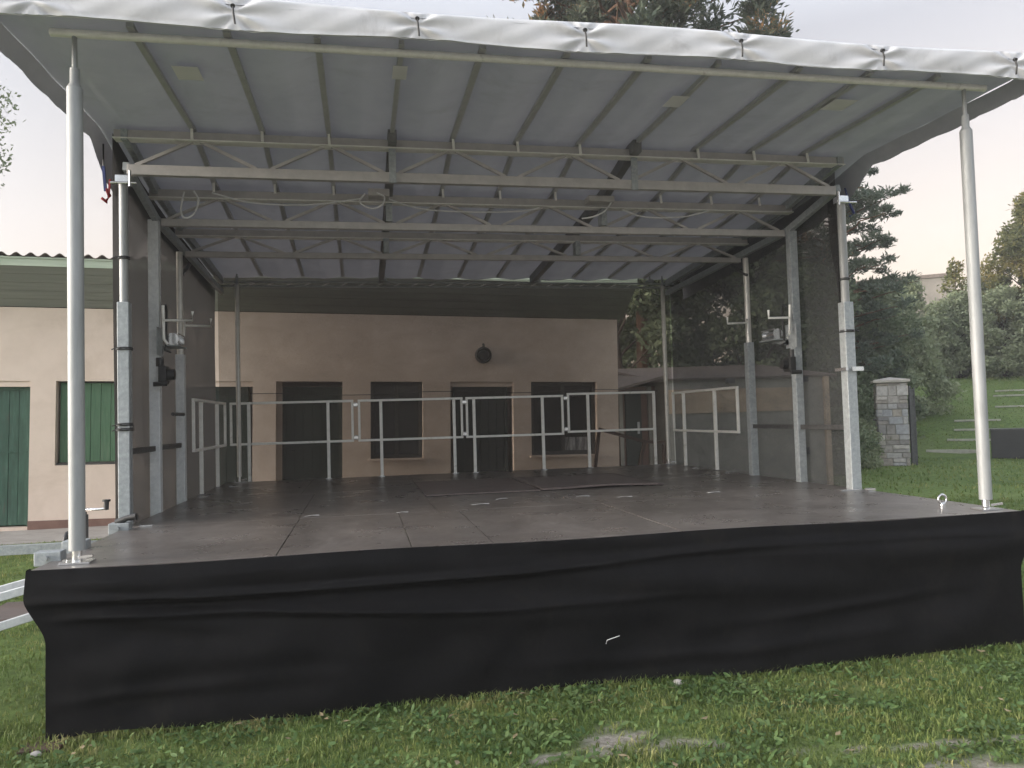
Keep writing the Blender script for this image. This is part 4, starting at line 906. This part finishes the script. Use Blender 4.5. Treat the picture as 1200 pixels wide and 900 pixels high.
broad_tree((-9.55, 15.2, 0), 12.9, 2.9, 'leafy tree entering the left edge above the corrugated roof', M['leafdark'], 91, 40, 520, .11, .52, clump_r=.28)
# far building
fb = empty('far_building', (43.0, 46, 0), 'distant grey flat roofed building rising behind the bushes', 'building', rot=(0, 0, -.6))
M['fargrey'] = pbr('far_plaster', [(.3, (.17, .155, .135)), (.7, (.25, .225, .20))], 1.2, .9, 0, .1, 10, second=(.5, (.18, .18, .14), .5, .7))
MB().box(-4.5, 2.3, 0, 8, -1, 11.2).build('wall', M['fargrey'], fb); MB().box(-4.65, 2.45, -.15, 8.15, 11.202, 11.45).build('roof', M['corr'], fb)
for i in range(4):
    for z in (4.0, 6.4):
        wv = MB().box(-3.9 + i * 1.5, -3.0 + i * 1.5, -.03, -.002, z, z + 1.2).build('window', M['frame'], fb); MB().box(-3.82 + i * 1.5, -3.08 + i * 1.5, -.04, -.031, z + .08, z + 1.12).build('pane', M['glass'], wv)

# evening air
hz_m, hnt, ho = new_mat('evening_air')
pv_ = hnt.nodes.new('ShaderNodeVolumePrincipled'); pv_.inputs['Color'].default_value = (.93, .93, .95, 1); pv_.inputs['Density'].default_value = .0018
hnt.links.new(pv_.outputs[0], ho.inputs['Volume'])
hz = MB().box(-131, 191, -61, 221, -2, 60).build('haze', hz_m); tag(hz, kind='stuff')
# ------------------------------------------------------------------ world, sun, camera
SUN_EL, SUN_AZ = math.radians(11), math.radians(-96)      # azimuth clockwise from +y: low on the left, slightly ahead
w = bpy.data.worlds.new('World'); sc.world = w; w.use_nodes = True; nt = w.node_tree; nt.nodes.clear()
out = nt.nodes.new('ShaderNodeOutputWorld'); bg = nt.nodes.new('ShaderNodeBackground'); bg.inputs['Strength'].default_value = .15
sky = nt.nodes.new('ShaderNodeTexSky'); sky.sky_type = 'NISHITA'; sky.sun_disc = False
sky.sun_elevation = SUN_EL; sky.sun_rotation = SUN_AZ; sky.altitude = 300; sky.air_density = 1.0; sky.dust_density = 3.5; sky.ozone_density = 1.0
hs_ = nt.nodes.new('ShaderNodeHueSaturation'); hs_.inputs['Saturation'].default_value = .34
nt.links.new(sky.outputs[0], hs_.inputs['Color'])
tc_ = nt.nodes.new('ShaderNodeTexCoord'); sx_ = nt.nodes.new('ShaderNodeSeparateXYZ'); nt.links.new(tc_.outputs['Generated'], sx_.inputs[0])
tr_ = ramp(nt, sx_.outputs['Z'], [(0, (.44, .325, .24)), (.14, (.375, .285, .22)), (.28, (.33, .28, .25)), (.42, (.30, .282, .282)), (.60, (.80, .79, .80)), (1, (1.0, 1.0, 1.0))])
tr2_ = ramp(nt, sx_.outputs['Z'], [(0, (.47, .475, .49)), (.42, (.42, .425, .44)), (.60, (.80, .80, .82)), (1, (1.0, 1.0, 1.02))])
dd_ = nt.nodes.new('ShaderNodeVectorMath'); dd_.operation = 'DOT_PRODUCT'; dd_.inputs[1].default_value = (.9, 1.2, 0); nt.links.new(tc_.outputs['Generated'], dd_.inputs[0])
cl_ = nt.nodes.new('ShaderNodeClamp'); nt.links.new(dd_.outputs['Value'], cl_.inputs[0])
sky_tint_gain = mixc(nt, cl_.outputs[0], tr2_.outputs['Color'], tr_.outputs['Color'])  # warm tint, plus sky dimmed low and raised overhead to light the scene
sc_ = nt.nodes.new('ShaderNodeVectorMath'); sc_.operation = 'SCALE'; sc_.inputs['Scale'].default_value = 1.5; nt.links.new(sky_tint_gain, sc_.inputs[0])
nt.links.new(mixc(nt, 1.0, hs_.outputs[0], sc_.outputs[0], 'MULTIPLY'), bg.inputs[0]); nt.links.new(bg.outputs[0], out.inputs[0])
sl_ = bpy.data.lights.new('sun', 'SUN'); sl_.energy = .5; sl_.angle = math.radians(10); sl_.color = (1, .88, .74)
so = bpy.data.objects.new('sun', sl_); C.objects.link(so)
dv = Vector((math.sin(SUN_AZ) * math.cos(SUN_EL), math.cos(SUN_AZ) * math.cos(SUN_EL), math.sin(SUN_EL)))
so.rotation_euler = dv.to_track_quat('Z', 'Y').to_euler()

yaw, pit, rol = .1909, .0421, -.0287
cy, sy, cp, sp = math.cos(yaw), math.sin(yaw), math.cos(pit), math.sin(pit)
fw = Vector((sy * cp, cy * cp, sp)); r_ = Vector((cy, -sy, 0)); u_ = r_.cross(fw)
rr = r_ * math.cos(rol) + u_ * math.sin(rol); uu = u_ * math.cos(rol) - r_ * math.sin(rol)
cd = bpy.data.cameras.new('camera'); co = bpy.data.objects.new('camera', cd); C.objects.link(co); sc.camera = co
cd.sensor_width = 36; cd.lens = 908.9 / 1200 * 36; cd.clip_end = 2000; cd.clip_start = .05
mt = Matrix((rr, uu, -fw)).transposed().to_4x4(); mt.translation = (1.6884, -5.0253, .7886 + D); co.matrix_world = mt
sc.view_settings.view_transform = 'Standard'; sc.view_settings.look = 'None'; sc.view_settings.exposure = 2.2; sc.view_settings.gamma = 1
sc.cycles.transparent_max_bounces = 24; sc.cycles.max_bounces = 7
